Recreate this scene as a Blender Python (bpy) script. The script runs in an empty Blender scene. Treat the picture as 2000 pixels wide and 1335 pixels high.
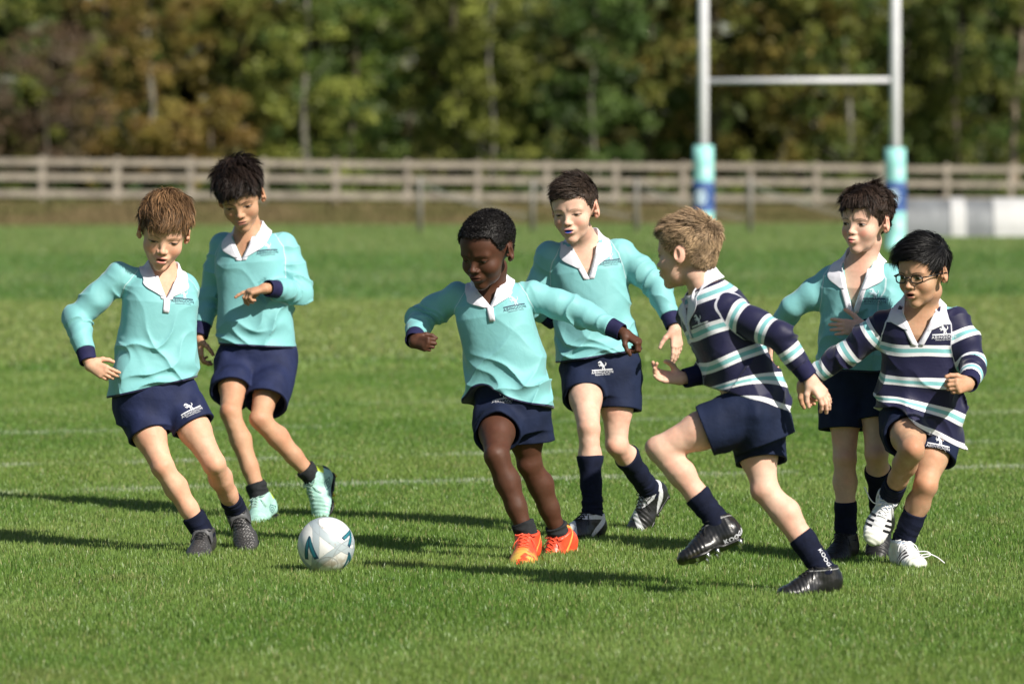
import bpy, bmesh, math, random, os, time
import numpy as np
from mathutils import Vector
from mathutils.bvhtree import BVHTree

# ------------------------------------------------------------------ camera, sky, sun, exposure
scene = bpy.context.scene
FOC, HZ, CAMH = 10000.0, 335.0, 1.32          # focal length in photo pixels, horizon row, eye height
cam_d = bpy.data.cameras.new('camera')
cam = bpy.data.objects.new('camera', cam_d)
scene.collection.objects.link(cam)
scene.camera = cam
cam_d.sensor_width = 36.0
cam_d.lens = 36.0 * FOC / 2000.0
cam_d.shift_y = -(667.5 - HZ) / 2000.0
cam.location = (0, 0, CAMH)
cam.rotation_euler = (math.pi / 2, 0, 0)
cam_d.clip_start = 0.5
cam_d.clip_end = 1500
cam_d.dof.use_dof = True
cam_d.dof.focus_distance = 17.5
cam_d.dof.aperture_fstop = 4.4

SUN_EL, SUN_AZ = math.radians(38), math.radians(42)   # azimuth: to the right of the camera's back
sdir = Vector((math.cos(SUN_EL) * math.sin(SUN_AZ), -math.cos(SUN_EL) * math.cos(SUN_AZ), math.sin(SUN_EL)))
world = bpy.data.worlds.new('World')
scene.world = world
world.use_nodes = True
wn = world.node_tree
bg = wn.nodes['Background']
sky = wn.nodes.new('ShaderNodeTexSky')
sky.sky_type = 'NISHITA'
sky.sun_disc = False
sky.sun_elevation = SUN_EL
sky.sun_rotation = math.atan2(sdir.x, sdir.y)
wn.links.new(sky.outputs[0], bg.inputs[0])
bg.inputs[1].default_value = 0.055
sun_d = bpy.data.lights.new('sun', 'SUN')
sun_d.energy = 5.0
sun_d.angle = math.radians(0.5)
sun_d.color = (1.0, 0.94, 0.84)
sun = bpy.data.objects.new('sun', sun_d)
scene.collection.objects.link(sun)
sun.rotation_euler = (-sdir).to_track_quat('-Z', 'Y').to_euler()
sun.location = (5, -5, 20)
scene.view_settings.view_transform = 'Standard'
scene.view_settings.look = 'None'
scene.view_settings.exposure = 0.46
scene.view_settings.gamma = 1.0
scene.cycles.max_bounces = 6
scene.cycles.transparent_max_bounces = 8

T0 = time.time()
DEV = os.environ.get('DEV', '')
rng = np.random.default_rng(7)


def at(px, py, d):
    """world point seen at photo pixel (px, py) at distance d along the view axis"""
    return np.array([(px - 1000.0) / FOC * d, d, CAMH - (py - HZ) / FOC * d])


def gd(py, z=0.0):
    return FOC * (CAMH - z) / (py - HZ)


# ------------------------------------------------------------------ object helpers
def obj_new(name, data, parent=None, label=None, cat=None, group=None, kind=None):
    o = bpy.data.objects.new(name, data)
    scene.collection.objects.link(o)
    if parent is not None:
        o.parent = parent
    if label: o['label'] = label
    if cat: o['category'] = cat
    if group: o['group'] = group
    if kind: o['kind'] = kind
    return o


def mesh_np(name, V, faces, mats=(), smooth=True, attrs=None, mat_idx=None):
    """faces: list of int arrays (n,3) or (n,4)"""
    V = np.asarray(V, dtype=np.float32)
    faces = [np.asarray(f, dtype=np.int32) for f in faces if len(f)]
    me = bpy.data.meshes.new(name)
    nl = sum(f.size for f in faces)
    nf = sum(len(f) for f in faces)
    me.vertices.add(len(V))
    me.vertices.foreach_set('co', V.ravel())
    me.loops.add(nl)
    me.loops.foreach_set('vertex_index', np.concatenate([f.ravel() for f in faces]))
    me.polygons.add(nf)
    sizes = np.concatenate([np.full(len(f), f.shape[1], dtype=np.int32) for f in faces])
    starts = np.concatenate([[0], np.cumsum(sizes)[:-1]]).astype(np.int32)
    me.polygons.foreach_set('loop_start', starts)
    me.polygons.foreach_set('use_smooth', np.full(nf, smooth, dtype=bool))
    if mat_idx is not None:
        me.polygons.foreach_set('material_index', np.asarray(mat_idx, dtype=np.int32))
    for k, a in (attrs or {}).items():
        a = np.asarray(a, dtype=np.float32)
        if a.ndim == 1:
            at_ = me.attributes.new(k, 'FLOAT', 'POINT')
            at_.data.foreach_set('value', a)
        elif a.shape[1] == 3 and k != 'Col':
            at_ = me.attributes.new(k, 'FLOAT_VECTOR', 'POINT')
            at_.data.foreach_set('vector', a.ravel())
        else:
            if a.shape[1] == 3:
                a = np.concatenate([a, np.ones((len(a), 1), np.float32)], 1)
            at_ = me.attributes.new(k, 'FLOAT_COLOR', 'POINT')
            at_.data.foreach_set('color', a.ravel())
    for m in mats:
        me.materials.append(m)
    me.update(calc_edges=True)
    return me


class MB:
    """collects simple solids into one mesh"""
    def __init__(s):
        s.v = []; s.f4 = []; s.f3 = []; s.n = 0

    def add(s, V, F):
        V = np.asarray(V, float)
        for f in F:
            f = [i + s.n for i in f]
            if len(f) == 4: s.f4.append(f)
            elif len(f) == 3: s.f3.append(f)
            else:
                for k in range(1, len(f) - 1): s.f3.append([f[0], f[k], f[k + 1]])
        s.v.append(V); s.n += len(V)

    def box(s, c, sz, ax=None, bev=0.0):
        c = np.asarray(c, float); h = np.asarray(sz, float) / 2
        ax = np.eye(3) if ax is None else np.asarray(ax)
        P = np.array([[i, j, k] for k in (-1, 1) for j in (-1, 1) for i in (-1, 1)], float) * h
        s.add(c + P @ ax, [(0, 2, 3, 1), (4, 5, 7, 6), (0, 1, 5, 4), (2, 6, 7, 3), (0, 4, 6, 2), (1, 3, 7, 5)])

    def tube(s, pts, rad, n=10, cap=True):
        pts = np.asarray(pts, float)
        rad = np.full(len(pts), rad, float) if np.isscalar(rad) else np.asarray(rad, float)
        rings = []
        up = np.array([0, 0, 1.0])
        for i, p in enumerate(pts):
            t = pts[min(i + 1, len(pts) - 1)] - pts[max(i - 1, 0)]
            t = t / (np.linalg.norm(t) + 1e-9)
            a = np.cross(t, up)
            if np.linalg.norm(a) < 0.2: a = np.cross(t, [1.0, 0, 0])
            a /= np.linalg.norm(a); b = np.cross(t, a)
            th = np.arange(n) * 2 * math.pi / n
            rings.append(p + rad[i] * (np.cos(th)[:, None] * a + np.sin(th)[:, None] * b))
            up = -np.cross(t, a) if False else up
        V = np.concatenate(rings)
        F = []
        for i in range(len(pts) - 1):
            for k in range(n):
                F.append((i * n + k, i * n + (k + 1) % n, (i + 1) * n + (k + 1) % n, (i + 1) * n + k))
        if cap:
            F.append(tuple(range(n))[::-1]); F.append(tuple((len(pts) - 1) * n + k for k in range(n)))
        s.add(V, F)

    def mesh(s, name, mats, smooth=False):
        fs = []
        if s.f4: fs.append(np.array(s.f4))
        if s.f3: fs.append(np.array(s.f3))
        return mesh_np(name, np.concatenate(s.v), fs, mats, smooth)

    def obj(s, name, mats, parent=None, smooth=False, **k):
        return obj_new(name, s.mesh(name, mats, smooth), parent, **k)


# ------------------------------------------------------------------ materials
def new_mat(name):
    m = bpy.data.materials.new(name)
    m.use_nodes = True
    return m, m.node_tree.nodes, m.node_tree.links, m.node_tree.nodes['Principled BSDF']


class NT:
    """tiny expression builder for shader maths"""
    def __init__(s, nt): s.nt = nt

    def m(s, op, a, b=None, c=None, clamp=False):
        n = s.nt.nodes.new('ShaderNodeMath'); n.operation = op; n.use_clamp = clamp
        for i, x in enumerate((a, b, c)):
            if x is None: continue
            if isinstance(x, (int, float)): n.inputs[i].default_value = x
            else: s.nt.links.new(x, n.inputs[i])
        return n.outputs[0]

    def mix(s, f, a, b):
        n = s.nt.nodes.new('ShaderNodeMix'); n.data_type = 'RGBA'
        for i, x in ((0, f), (6, a), (7, b)):
            if isinstance(x, (int, float)): n.inputs[i].default_value = x
            elif isinstance(x, tuple): n.inputs[i].default_value = (*x[:3], 1)
            else: s.nt.links.new(x, n.inputs[i])
        return n.outputs[2]

    def noise(s, scale, detail=2, vec=None, rough=0.5, dist=0.0):
        n = s.nt.nodes.new('ShaderNodeTexNoise')
        n.inputs['Scale'].default_value = scale; n.inputs['Detail'].default_value = detail
        n.inputs['Roughness'].default_value = rough; n.inputs['Distortion'].default_value = dist
        if vec is not None: s.nt.links.new(vec, n.inputs['Vector'])
        return n.outputs['Fac']

    def ss(s, x, lo, hi):
        n = s.nt.nodes.new('ShaderNodeMapRange'); n.interpolation_type = 'SMOOTHSTEP'
        s.nt.links.new(x, n.inputs[0])
        n.inputs[1].default_value = lo; n.inputs[2].default_value = hi
        return n.outputs[0]

    def attr(s, name, out='Fac'):
        n = s.nt.nodes.new('ShaderNodeAttribute'); n.attribute_name = name
        return n.outputs[out]

    def bump(s, h, strength, dist, bsdf):
        n = s.nt.nodes.new('ShaderNodeBump'); n.inputs['Strength'].default_value = strength
        n.inputs['Distance'].default_value = dist
        s.nt.links.new(h, n.inputs['Height'])
        s.nt.links.new(n.outputs[0], bsdf.inputs['Normal'])
        return n

    def obco(s):
        n = s.nt.nodes.new('ShaderNodeTexCoord'); return n.outputs['Object']

    def pos(s):
        n = s.nt.nodes.new('ShaderNodeNewGeometry'); return n.outputs['Position']

    def mapv(s, vec, scale):
        n = s.nt.nodes.new('ShaderNodeMapping'); n.inputs['Scale'].default_value = scale
        s.nt.links.new(vec, n.inputs['Vector']); return n.outputs[0]


def simple_mat(name, col, rough=0.6, var=0.15, nscale=20.0, bump=0.0, bscale=60.0, spec=0.5, metal=0.0, bdist=0.002):
    m, N, L, B = new_mat(name)
    e = NT(m.node_tree)
    co = e.obco()
    n = e.noise(nscale, 4, co)
    c = e.mix(e.ss(n, 0.3, 0.7), tuple(x * (1 - var) for x in col), tuple(min(1, x * (1 + var)) for x in col))
    L.new(c, B.inputs['Base Color'])
    B.inputs['Roughness'].default_value = rough
    B.inputs['Specular IOR Level'].default_value = spec
    B.inputs['Metallic'].default_value = metal
    if bump > 0:
        e.bump(e.noise(bscale, 3, co), bump, bdist, B)
    return m


def vcol_mat(name, rough=0.5, bump=0.0, bscale=80.0, sss=0.0, spec=0.5, sheen=0.0, bdist=0.001, mul_noise=0.0, aniso=None):
    m, N, L, B = new_mat(name)
    e = NT(m.node_tree)
    c = e.attr('Col', 'Color')
    if mul_noise > 0:
        n = e.ss(e.noise(9.0, 4, e.obco()), 0.3, 0.7)
        dk = N.new('ShaderNodeMix'); dk.data_type = 'RGBA'; dk.blend_type = 'MULTIPLY'
        dk.inputs[0].default_value = 1.0
        L.new(c, dk.inputs[6])
        L.new(e.mix(n, (1 - mul_noise,) * 3, (1.0, 1.0, 1.0)), dk.inputs[7])
        c = dk.outputs[2]
    L.new(c, B.inputs['Base Color'])
    B.inputs['Roughness'].default_value = rough
    B.inputs['Specular IOR Level'].default_value = spec
    if sss > 0:
        B.inputs['Subsurface Weight'].default_value = sss
        B.inputs['Subsurface Radius'].default_value = (0.012, 0.004, 0.002)
        B.inputs['Subsurface Scale'].default_value = 0.6
    if sheen > 0:
        B.inputs['Sheen Weight'].default_value = sheen
    if bump > 0:
        co = e.obco() if aniso is None else e.mapv(e.obco(), aniso)
        e.bump(e.noise(bscale, 3, co), bump, bdist, B)
    return m


# ------------------------------------------------------------------ signed distance toolkit
def nrm(v):
    v = np.asarray(v, float)
    return v / (np.linalg.norm(v) + 1e-12)


def rcone(P, a, b, ra, rb):
    a = np.asarray(a, np.float32); b = np.asarray(b, np.float32)
    ba = b - a
    t = np.clip((P - a) @ ba / max(float(ba @ ba), 1e-9), 0, 1)
    return np.linalg.norm(P - a - t[:, None] * ba, axis=1) - (ra + (rb - ra) * t)


def ell(P, c, r, R=None):
    q = P - np.asarray(c, np.float32)
    if R is not None: q = q @ np.asarray(R, np.float32).T        # rows of R = local axes
    r = np.asarray(r, np.float32)
    k0 = np.linalg.norm(q / r, axis=1); k1 = np.linalg.norm(q / (r * r), axis=1) + 1e-6
    return k0 * (k0 - 1) / k1


def smin(a, b, k):
    h = np.clip(0.5 + 0.5 * (b - a) / k, 0, 1)
    return b + (a - b) * h - k * h * (1 - h)


def smax(a, b, k): return -smin(-a, -b, k)


_tab = rng.random((32, 32, 32)).astype(np.float32)


def vn(P):
    """value noise 0..1"""
    i = np.floor(P).astype(np.int32); f = (P - i).astype(np.float32); f = f * f * (3 - 2 * f)
    i &= 31; j = (i + 1) & 31
    x0, y0, z0 = i.T; x1, y1, z1 = j.T
    fx, fy, fz = f.T
    c00 = _tab[x0, y0, z0] * (1 - fx) + _tab[x1, y0, z0] * fx
    c10 = _tab[x0, y1, z0] * (1 - fx) + _tab[x1, y1, z0] * fx
    c01 = _tab[x0, y0, z1] * (1 - fx) + _tab[x1, y0, z1] * fx
    c11 = _tab[x0, y1, z1] * (1 - fx) + _tab[x1, y1, z1] * fx
    return (c00 * (1 - fy) + c10 * fy) * (1 - fz) + (c01 * (1 - fy) + c11 * fy) * fz


def iso_mesh(f, lo, hi, vox, newton=1, B=8, slack=1.6):
    """sparse sampling of f on a grid, then naive surface nets; returns V, quads"""
    lo = np.asarray(lo, np.float32); hi = np.asarray(hi, np.float32)
    nb = np.maximum(1, np.ceil((hi - lo) / (vox * B)).astype(int))
    n = nb * B + 1
    g = np.stack(np.meshgrid(*[np.arange(k) for k in nb], indexing='ij'), -1).reshape(-1, 3)
    cen = lo + (g + 0.5) * (vox * B)
    d = f(cen.astype(np.float32))
    act = np.abs(d) < vox * B * 0.87 * slack
    D = np.ones(tuple(nb * B + B), np.float32)
    Dv = D.reshape(nb[0] + 1, B, nb[1] + 1, B, nb[2] + 1, B)
    sg = np.where(d > 0, 1, -1).astype(np.float32).reshape(tuple(nb))
    Dv[:nb[0], :, :nb[1], :, :nb[2], :] = sg[:, None, :, None, :, None]
    loc = np.stack(np.meshgrid(*[np.arange(B)] * 3, indexing='ij'), -1).reshape(-1, 3)
    ga = g[act]
    for s0 in range(0, len(ga), 1500):
        gg = ga[s0:s0 + 1500]
        idx = (gg[:, None, :] * B + loc[None]).reshape(-1, 3)
        D[idx[:, 0], idx[:, 1], idx[:, 2]] = f((lo + idx * np.float32(vox)).astype(np.float32))
    D = D[:n[0] - 1, :n[1] - 1, :n[2] - 1]
    S = D < 0
    c = np.zeros(tuple(np.array(S.shape) - 1), np.uint8)
    for i in (0, 1):
        for j in (0, 1):
            for k in (0, 1):
                c += S[i:S.shape[0] - 1 + i, j:S.shape[1] - 1 + j, k:S.shape[2] - 1 + k]
    cell = np.nonzero((c > 0) & (c < 8))
    X = np.stack(cell, 1)
    if not len(X): raise RuntimeError('empty iso surface')
    ids = np.full(c.shape, -1, np.int32)
    ids[cell] = np.arange(len(X))
    acc = np.zeros((len(X), 3), np.float64); cnt = np.zeros(len(X))
    cor = [(i, j, k) for i in (0, 1) for j in (0, 1) for k in (0, 1)]
    val = {q: D[X[:, 0] + q[0], X[:, 1] + q[1], X[:, 2] + q[2]] for q in cor}
    for a in cor:
        for ax in range(3):
            if a[ax]: continue
            b = list(a); b[ax] = 1; b = tuple(b)
            va, vb = val[a], val[b]
            m = (va < 0) != (vb < 0)
            t = np.where(m, va / np.where(m, va - vb, 1), 0)
            p = np.tile(np.array(a, float), (len(X), 1)); p[:, ax] = t
            acc[m] += p[m]; cnt[m] += 1
    V = lo + (X + acc / cnt[:, None]) * vox
    quads = []
    for ax in range(3):
        sl0 = [slice(None)] * 3; sl1 = [slice(None)] * 3
        sl0[ax] = slice(0, -1); sl1[ax] = slice(1, None)
        s0 = S[tuple(sl0)]; s1 = S[tuple(sl1)]
        E = np.stack(np.nonzero(s0 != s1), 1)
        u, w = (ax + 1) % 3, (ax + 2) % 3
        ok = (E[:, u] > 0) & (E[:, w] > 0) & (E[:, u] < c.shape[u]) & (E[:, w] < c.shape[w])
        E = E[ok]
        ins = s0[E[:, 0], E[:, 1], E[:, 2]]
        du = np.zeros(3, int); du[u] = 1; dw = np.zeros(3, int); dw[w] = 1
        q = [ids[tuple((E - o).T)] for o in (du + dw, dw, 0 * du, du)]
        Q = np.stack(q, 1)
        Q[~ins] = Q[~ins][:, ::-1]
        quads.append(Q)
    Q = np.concatenate(quads)
    V = V.astype(np.float32)
    for _ in range(newton):
        h = np.float32(vox * 0.4)
        d0 = f(V)
        G = np.stack([f(V + np.eye(3, dtype=np.float32)[i] * h) - d0 for i in range(3)], 1) / h
        g2 = (G * G).sum(1)
        st = d0 / np.maximum(g2, 0.25)
        V = V - (np.clip(st, -vox, vox))[:, None] * G
    return V, Q


def frame_from(x, u):
    """rows: left, forward, up (forward = left x up)"""
    u = nrm(u); x = nrm(x - np.dot(x, u) * u)
    return np.stack([x, np.cross(x, u), u])


def tube_ell(P, p0, p1, X0, X1, st, pn=2.3):
    """elliptic tube from p0 to p1; X0, X1 left axes at the ends; st = [(t, a, b)]; returns d, t, a, f"""
    ax = p1 - p0; L = np.linalg.norm(ax); U = ax / L
    q = P - p0.astype(np.float32)
    t = q @ U.astype(np.float32) / L
    tt = np.clip(t, 0, 1)
    X = X0[None] * (1 - tt)[:, None] + X1[None] * tt[:, None]
    X = X - (X @ U)[:, None] * U
    X /= np.linalg.norm(X, axis=1)[:, None]
    Fv = np.cross(X, U)
    a = (q * X).sum(1); f = (q * Fv).sum(1)
    ts = [s[0] for s in st]
    A = np.interp(t, ts, [s[1] for s in st]); Bq = np.interp(t, ts, [s[2] for s in st])
    k0 = (np.abs(a / A) ** pn + np.abs(f / Bq) ** pn) ** (1 / pn)
    k1 = np.sqrt((a / A ** 2) ** 2 + (f / Bq ** 2) ** 2) + 1e-6
    k2 = np.sqrt((a / A) ** 2 + (f / Bq) ** 2)
    d = (k0 - 1) * k2 / k1 * 1.0
    d = np.where(k0 < 0.3, -0.5 * np.minimum(A, Bq), d)
    return d.astype(np.float32), t, a, f

# ------------------------------------------------------------------ ground, grass, painted lines
LINES = (21.85, 23.90, 26.8, 29.4, 36.6)


def sstep_(x, a, b):
    t = np.clip((x - a) / (b - a), 0, 1)
    return t * t * (3 - 2 * t)


def ground_z(x, y):
    """level pitch; a low bank under the fence, a little higher on the left; rough ground beyond"""
    yf = 135 + (np.clip(x, -40, 40) + 12.4) / 26.7 * 12.0
    hf = .34 - .24 * np.clip((x + 12.4) / 26.7, -.3, 1.3)
    return hf * sstep_(y, yf - 11, yf - 1)


def turf_colour(e, blade=True):
    pos = e.pos()
    sp = e.nt.nodes.new('ShaderNodeSeparateXYZ'); e.nt.links.new(pos, sp.inputs[0])
    x, y = sp.outputs[0], sp.outputs[1]
    n1 = e.ss(e.noise(.9, 4, e.mapv(pos, (1, .6, 1))), .32, .68)
    n2 = e.ss(e.noise(4.5, 3, e.mapv(pos, (1, .55, 1))), .35, .65)
    n3 = e.ss(e.noise(.35, 2, e.mapv(pos, (.7, 1, 1))), .35, .65)
    a, b = (.110, .228, .034), (.215, .315, .080)
    c = e.mix(n1, a, b)
    c = e.mix(e.m('MULTIPLY', n2, .32), c, (.200, .265, .060))
    # mowing: bands of cut in alternate directions
    q = e.m('SUBTRACT', y, e.m('MULTIPLY', x, .20))
    def bnd(lo, hi, sft):
        return e.m('MULTIPLY', e.ss(q, lo - sft, lo + sft), e.m('SUBTRACT', 1.0, e.ss(q, hi - sft, hi + sft)))
    c = e.mix(e.m('MULTIPLY', bnd(36.3, 53.2, 1.0), .62), c, (.265, .315, .100))
    c = e.mix(e.m('MULTIPLY', bnd(53.2, 84.0, 1.0), .85), c, (.100, .205, .045))
    c = e.mix(e.m('MULTIPLY', bnd(61.0, 68.0, 1.0), .50), c, (.190, .270, .095))
    c = e.mix(e.m('MULTIPLY', bnd(84.0, 104.0, 2.0), .60), c, (.190, .260, .095))
    c = e.mix(e.m('MULTIPLY', bnd(104.0, 140.0, 2.0), .60), c, (.170, .235, .085))
    c = e.mix(e.m('MULTIPLY', bnd(21.9, 23.9, .15), .35), c, (.190, .270, .050))
    c = e.mix(e.m('MULTIPLY', bnd(24.6, 27.2, .15), .45), c, (.085, .195, .022))
    c = e.mix(e.m('MULTIPLY', bnd(14.4, 15.4, .25), .35), c, (.090, .190, .022))
    c = e.mix(e.m('MULTIPLY', e.m('SUBTRACT', 1.0, e.ss(q, 13.4, 14.0)), .35), c, (.190, .265, .055))
    c = e.mix(e.m('MULTIPLY', e.ss(e.noise(2.3, 5, e.mapv(pos, (.8, .8, 1))), .60, .74), .45), c, (.225, .215, .085))
    if blade:
        r = e.attr('rnd')
        c = e.mix(e.m('MULTIPLY', e.ss(r, .55, 1.0), .55), c, (.220, .320, .070))
        c = e.mix(e.m('MULTIPLY', e.m('GREATER_THAN', r, .955), .85), c, (.42, .38, .18))
        c = e.mix(e.m('MULTIPLY', e.m('LESS_THAN', r, .25), .45), c, (.050, .125, .014))
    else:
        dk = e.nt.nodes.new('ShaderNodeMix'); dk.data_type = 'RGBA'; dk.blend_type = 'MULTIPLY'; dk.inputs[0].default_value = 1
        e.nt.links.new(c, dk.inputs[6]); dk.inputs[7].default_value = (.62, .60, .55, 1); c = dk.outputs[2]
    # white lines painted on the turf, worn and broken
    p = e.m('SUBTRACT', y, e.m('MULTIPLY', x, .43))
    brk = e.noise(1.1, 3, e.mapv(pos, (1, .4, 1)))
    for i, L_ in enumerate(LINES):
        w = .075 if i < 2 else .07
        on = e.m('LESS_THAN', e.m('ABSOLUTE', e.m('SUBTRACT', p, L_)), w)
        k = e.ss(brk, .38, .55)
        amt = (.50, .50, .40, .42, .20)[i]
        f = e.m('MULTIPLY', e.m('MULTIPLY', on, k), amt)
        if blade:
            f = e.m('MULTIPLY', f, e.ss(e.attr('rnd'), .05, .45))
        c = e.mix(f, c, (.62, .64, .58))
    return c


def turf_mat(name, blade=True):
    m, N, L, B = new_mat(name)
    e = NT(m.node_tree)
    c = turf_colour(e, blade)
    L.new(c, B.inputs['Base Color'])
    B.inputs['Roughness'].default_value = .42
    B.inputs['Specular IOR Level'].default_value = .45 if blade else .1
    if blade:
        tr = N.new('ShaderNodeBsdfTranslucent'); L.new(c, tr.inputs[0])
        mx = N.new('ShaderNodeMixShader'); mx.inputs[0].default_value = .30
        L.new(B.outputs[0], mx.inputs[1]); L.new(tr.outputs[0], mx.inputs[2])
        L.new(mx.outputs[0], N['Material Output'].inputs[0])
    else:
        e.bump(e.noise(60, 3, e.pos()), .6, .03, B)
    return m


xs = np.concatenate([np.linspace(-160, -22, 8), np.linspace(-20, 24, 45), np.linspace(28, 160, 8)])
ys = np.concatenate([[2], np.linspace(8, 118, 12), np.linspace(121, 152, 32), np.linspace(156, 420, 10)])
GX, GY = np.meshgrid(xs, ys, indexing='ij')
GV = np.stack([GX, GY, ground_z(GX, GY)], -1).reshape(-1, 3)
gi = np.arange(len(GV)).reshape(len(xs), len(ys))
GF = np.stack([gi[:-1, :-1], gi[1:, :-1], gi[1:, 1:], gi[:-1, 1:]], -1).reshape(-1, 4)
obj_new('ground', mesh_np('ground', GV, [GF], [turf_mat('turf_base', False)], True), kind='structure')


def blades(name, x, y, h, w, r, mat, rise=0.0, lean=.55, z0=None, rnd=None, **k):
    n = len(x)
    z = ground_z(x, y) if z0 is None else z0
    ang = r.random(n) * 2 * math.pi
    la = r.random(n) * 2 * math.pi; lm = r.random(n) ** .8 * lean * h
    cx, sx = np.cos(ang) * w, np.sin(ang) * w
    lx, ly = np.cos(la) * lm, np.sin(la) * lm
    V = np.zeros((n, 5, 3), np.float32)
    V[:, 0] = np.stack([x - cx, y - sx, z - .004], 1); V[:, 1] = np.stack([x + cx, y + sx, z - .004], 1)
    V[:, 2] = np.stack([x - cx * .75 + lx * .35, y - sx * .75 + ly * .35, z + h * .55], 1)
    V[:, 3] = np.stack([x + cx * .75 + lx * .35, y + sx * .75 + ly * .35, z + h * .55], 1)
    V[:, 4] = np.stack([x + lx, y + ly, z + h * (1 - .3 * (lm / h) ** 2)], 1)
    b = np.arange(n)[:, None] * 5
    me = mesh_np(name, V.reshape(-1, 3), [b + np.array([[0, 1, 3, 2]]), b + np.array([[2, 3, 4]])], [mat], True,
                 {'rnd': np.repeat(rnd if rnd is not None else r.random(n), 5)})
    return obj_new(name, me, kind='stuff', **k)


gr = np.random.default_rng(11)
gk = .5 if DEV else 1.0
n1 = int(1150000 * gk)
u = gr.random(n1)
d_ = (12.3 ** -0.2 + u * (34.0 ** -0.2 - 12.3 ** -0.2)) ** (1 / -0.2)      # density falls off with distance
x_ = (gr.random(n1) * 2 - 1) * (.108 * d_ + .75)
tuft = np.stack([x_ * 6, d_ * 6, 0 * x_], 1)
i = np.floor(tuft).astype(int) & 31
hh = .010 + .012 * gr.random(n1) + .012 * (gr.random(n1) ** 6)
gmat = turf_mat('turf_blades', True)
n2 = int(470000 * gk)
u = gr.random(n2)
d2 = (34.0 ** .3 + u * (136.0 ** .3 - 34.0 ** .3)) ** (1 / .3)
x2 = (gr.random(n2) * 2 - 1) * (.150 * d2 + 1.0)
rd = gr.random(n1 + n2)
keep2 = d2 < 124 + (x2 + 12.4) / 26.7 * 12 * .6
xa = np.concatenate([x_, x2[keep2]]); ya = np.concatenate([d_, d2[keep2]])
ha = np.concatenate([hh, (.018 + .014 * gr.random(n2))[keep2]])
wa = np.concatenate([.00085 + .0007 * gr.random(n1) + .00005 * (d_ - 12), (.00018 * d2)[keep2]])
blades('grass', xa, ya, ha, wa, gr, gmat, rnd=rd[:len(xa)])

# rough dry grass on the bank in front of the fence
m, N, L, B = new_mat('rough_grass')
e = NT(m.node_tree)
r_ = e.attr('rnd')
npos = e.ss(e.noise(.35, 3, e.pos()), .35, .65)
c = e.mix(r_, (.105, .085, .040), (.235, .175, .095))
c = e.mix(e.m('MULTIPLY', npos, .55), c, (.070, .095, .022))
L.new(c, B.inputs['Base Color']); B.inputs['Roughness'].default_value = .8; B.inputs['Specular IOR Level'].default_value = .1
n3 = int(115000 * gk)
x3 = (gr.random(n3) * 2 - 1) * 24
yf = 135 + (x3 + 12.4) / 26.7 * 12.0
y3 = yf - 11.5 + 13 * gr.random(n3)
h3 = (.06 + .22 * gr.random(n3)) * sstep_(y3, yf - 12, yf - 6) + .03
blades('rough_grass', x3, y3, h3, .012 + .014 * gr.random(n3), gr, m)

# ------------------------------------------------------------------ fence
wood = simple_mat('weathered_wood', (.240, .212, .172), rough=.85, var=.22, nscale=3.0, bump=.4, bscale=18, bdist=.01, spec=.15)
fe = bpy.data.objects.new('fence', None); scene.collection.objects.link(fe)
fe['label'] = 'weathered three-rail timber post and rail fence along the far edge of the pitch'; fe['category'] = 'fence'
F0 = np.array([-12.4, 135.0]); F1 = np.array([14.3, 147.0]); st_ = (F1 - F0) / 14
fe.location = (F0[0], F0[1], 0)
off = np.array([F0[0], F0[1], 0])
fr = np.random.default_rng(3)
fdir = np.array([*nrm(st_), 0]); fnor = np.array([fdir[1], -fdir[0], 0])
axf = np.stack([fdir, fnor, [0, 0, 1]])
post_me = []
for i in range(-7, 25):
    p = F0 + st_ * i
    q = i / 14
    top = 1.70 - .20 * q; g = float(ground_z(p[0], p[1]))
    if i < 3 or True:
        mb = MB()
        w = .15 + .02 * fr.random()
        tilt = (fr.random(2) - .5) * .02
        for a, b_, ww in ((g - .15, top - .03, w), (top - .03, top + .03, w * .86)):
            mb.box((p[0] + tilt[0], p[1], (a + b_) / 2), (ww, ww * .8, b_ - a), axf)
        mb.v = [v - off for v in mb.v]
        mb.obj('post', [wood], fe)
for k, (za, zb) in enumerate(((1.575, 1.385), (1.185, .955), (.730, .500))):
    for i in range(-7, 24, 2):
        p, q = F0 + st_ * i, F0 + st_ * (i + 2)
        A = np.array([*p, za + (zb - za) * i / 14 + fr.normal() * .010]); Bp = np.array([*q, za + (zb - za) * (i + 2) / 14 + fr.normal() * .010])
        d = nrm(Bp - A); n_ = np.array([d[1], -d[0], 0]); n_ = nrm(n_)
        mb = MB(); mb.box((A + Bp) / 2 + n_ * .085, (np.linalg.norm(Bp - A) - .004, .045, .165), np.stack([d, n_, np.cross(d, n_) * -1]))
        mb.v = [v - off for v in mb.v]
        mb.obj('rail', [wood], fe)

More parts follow.
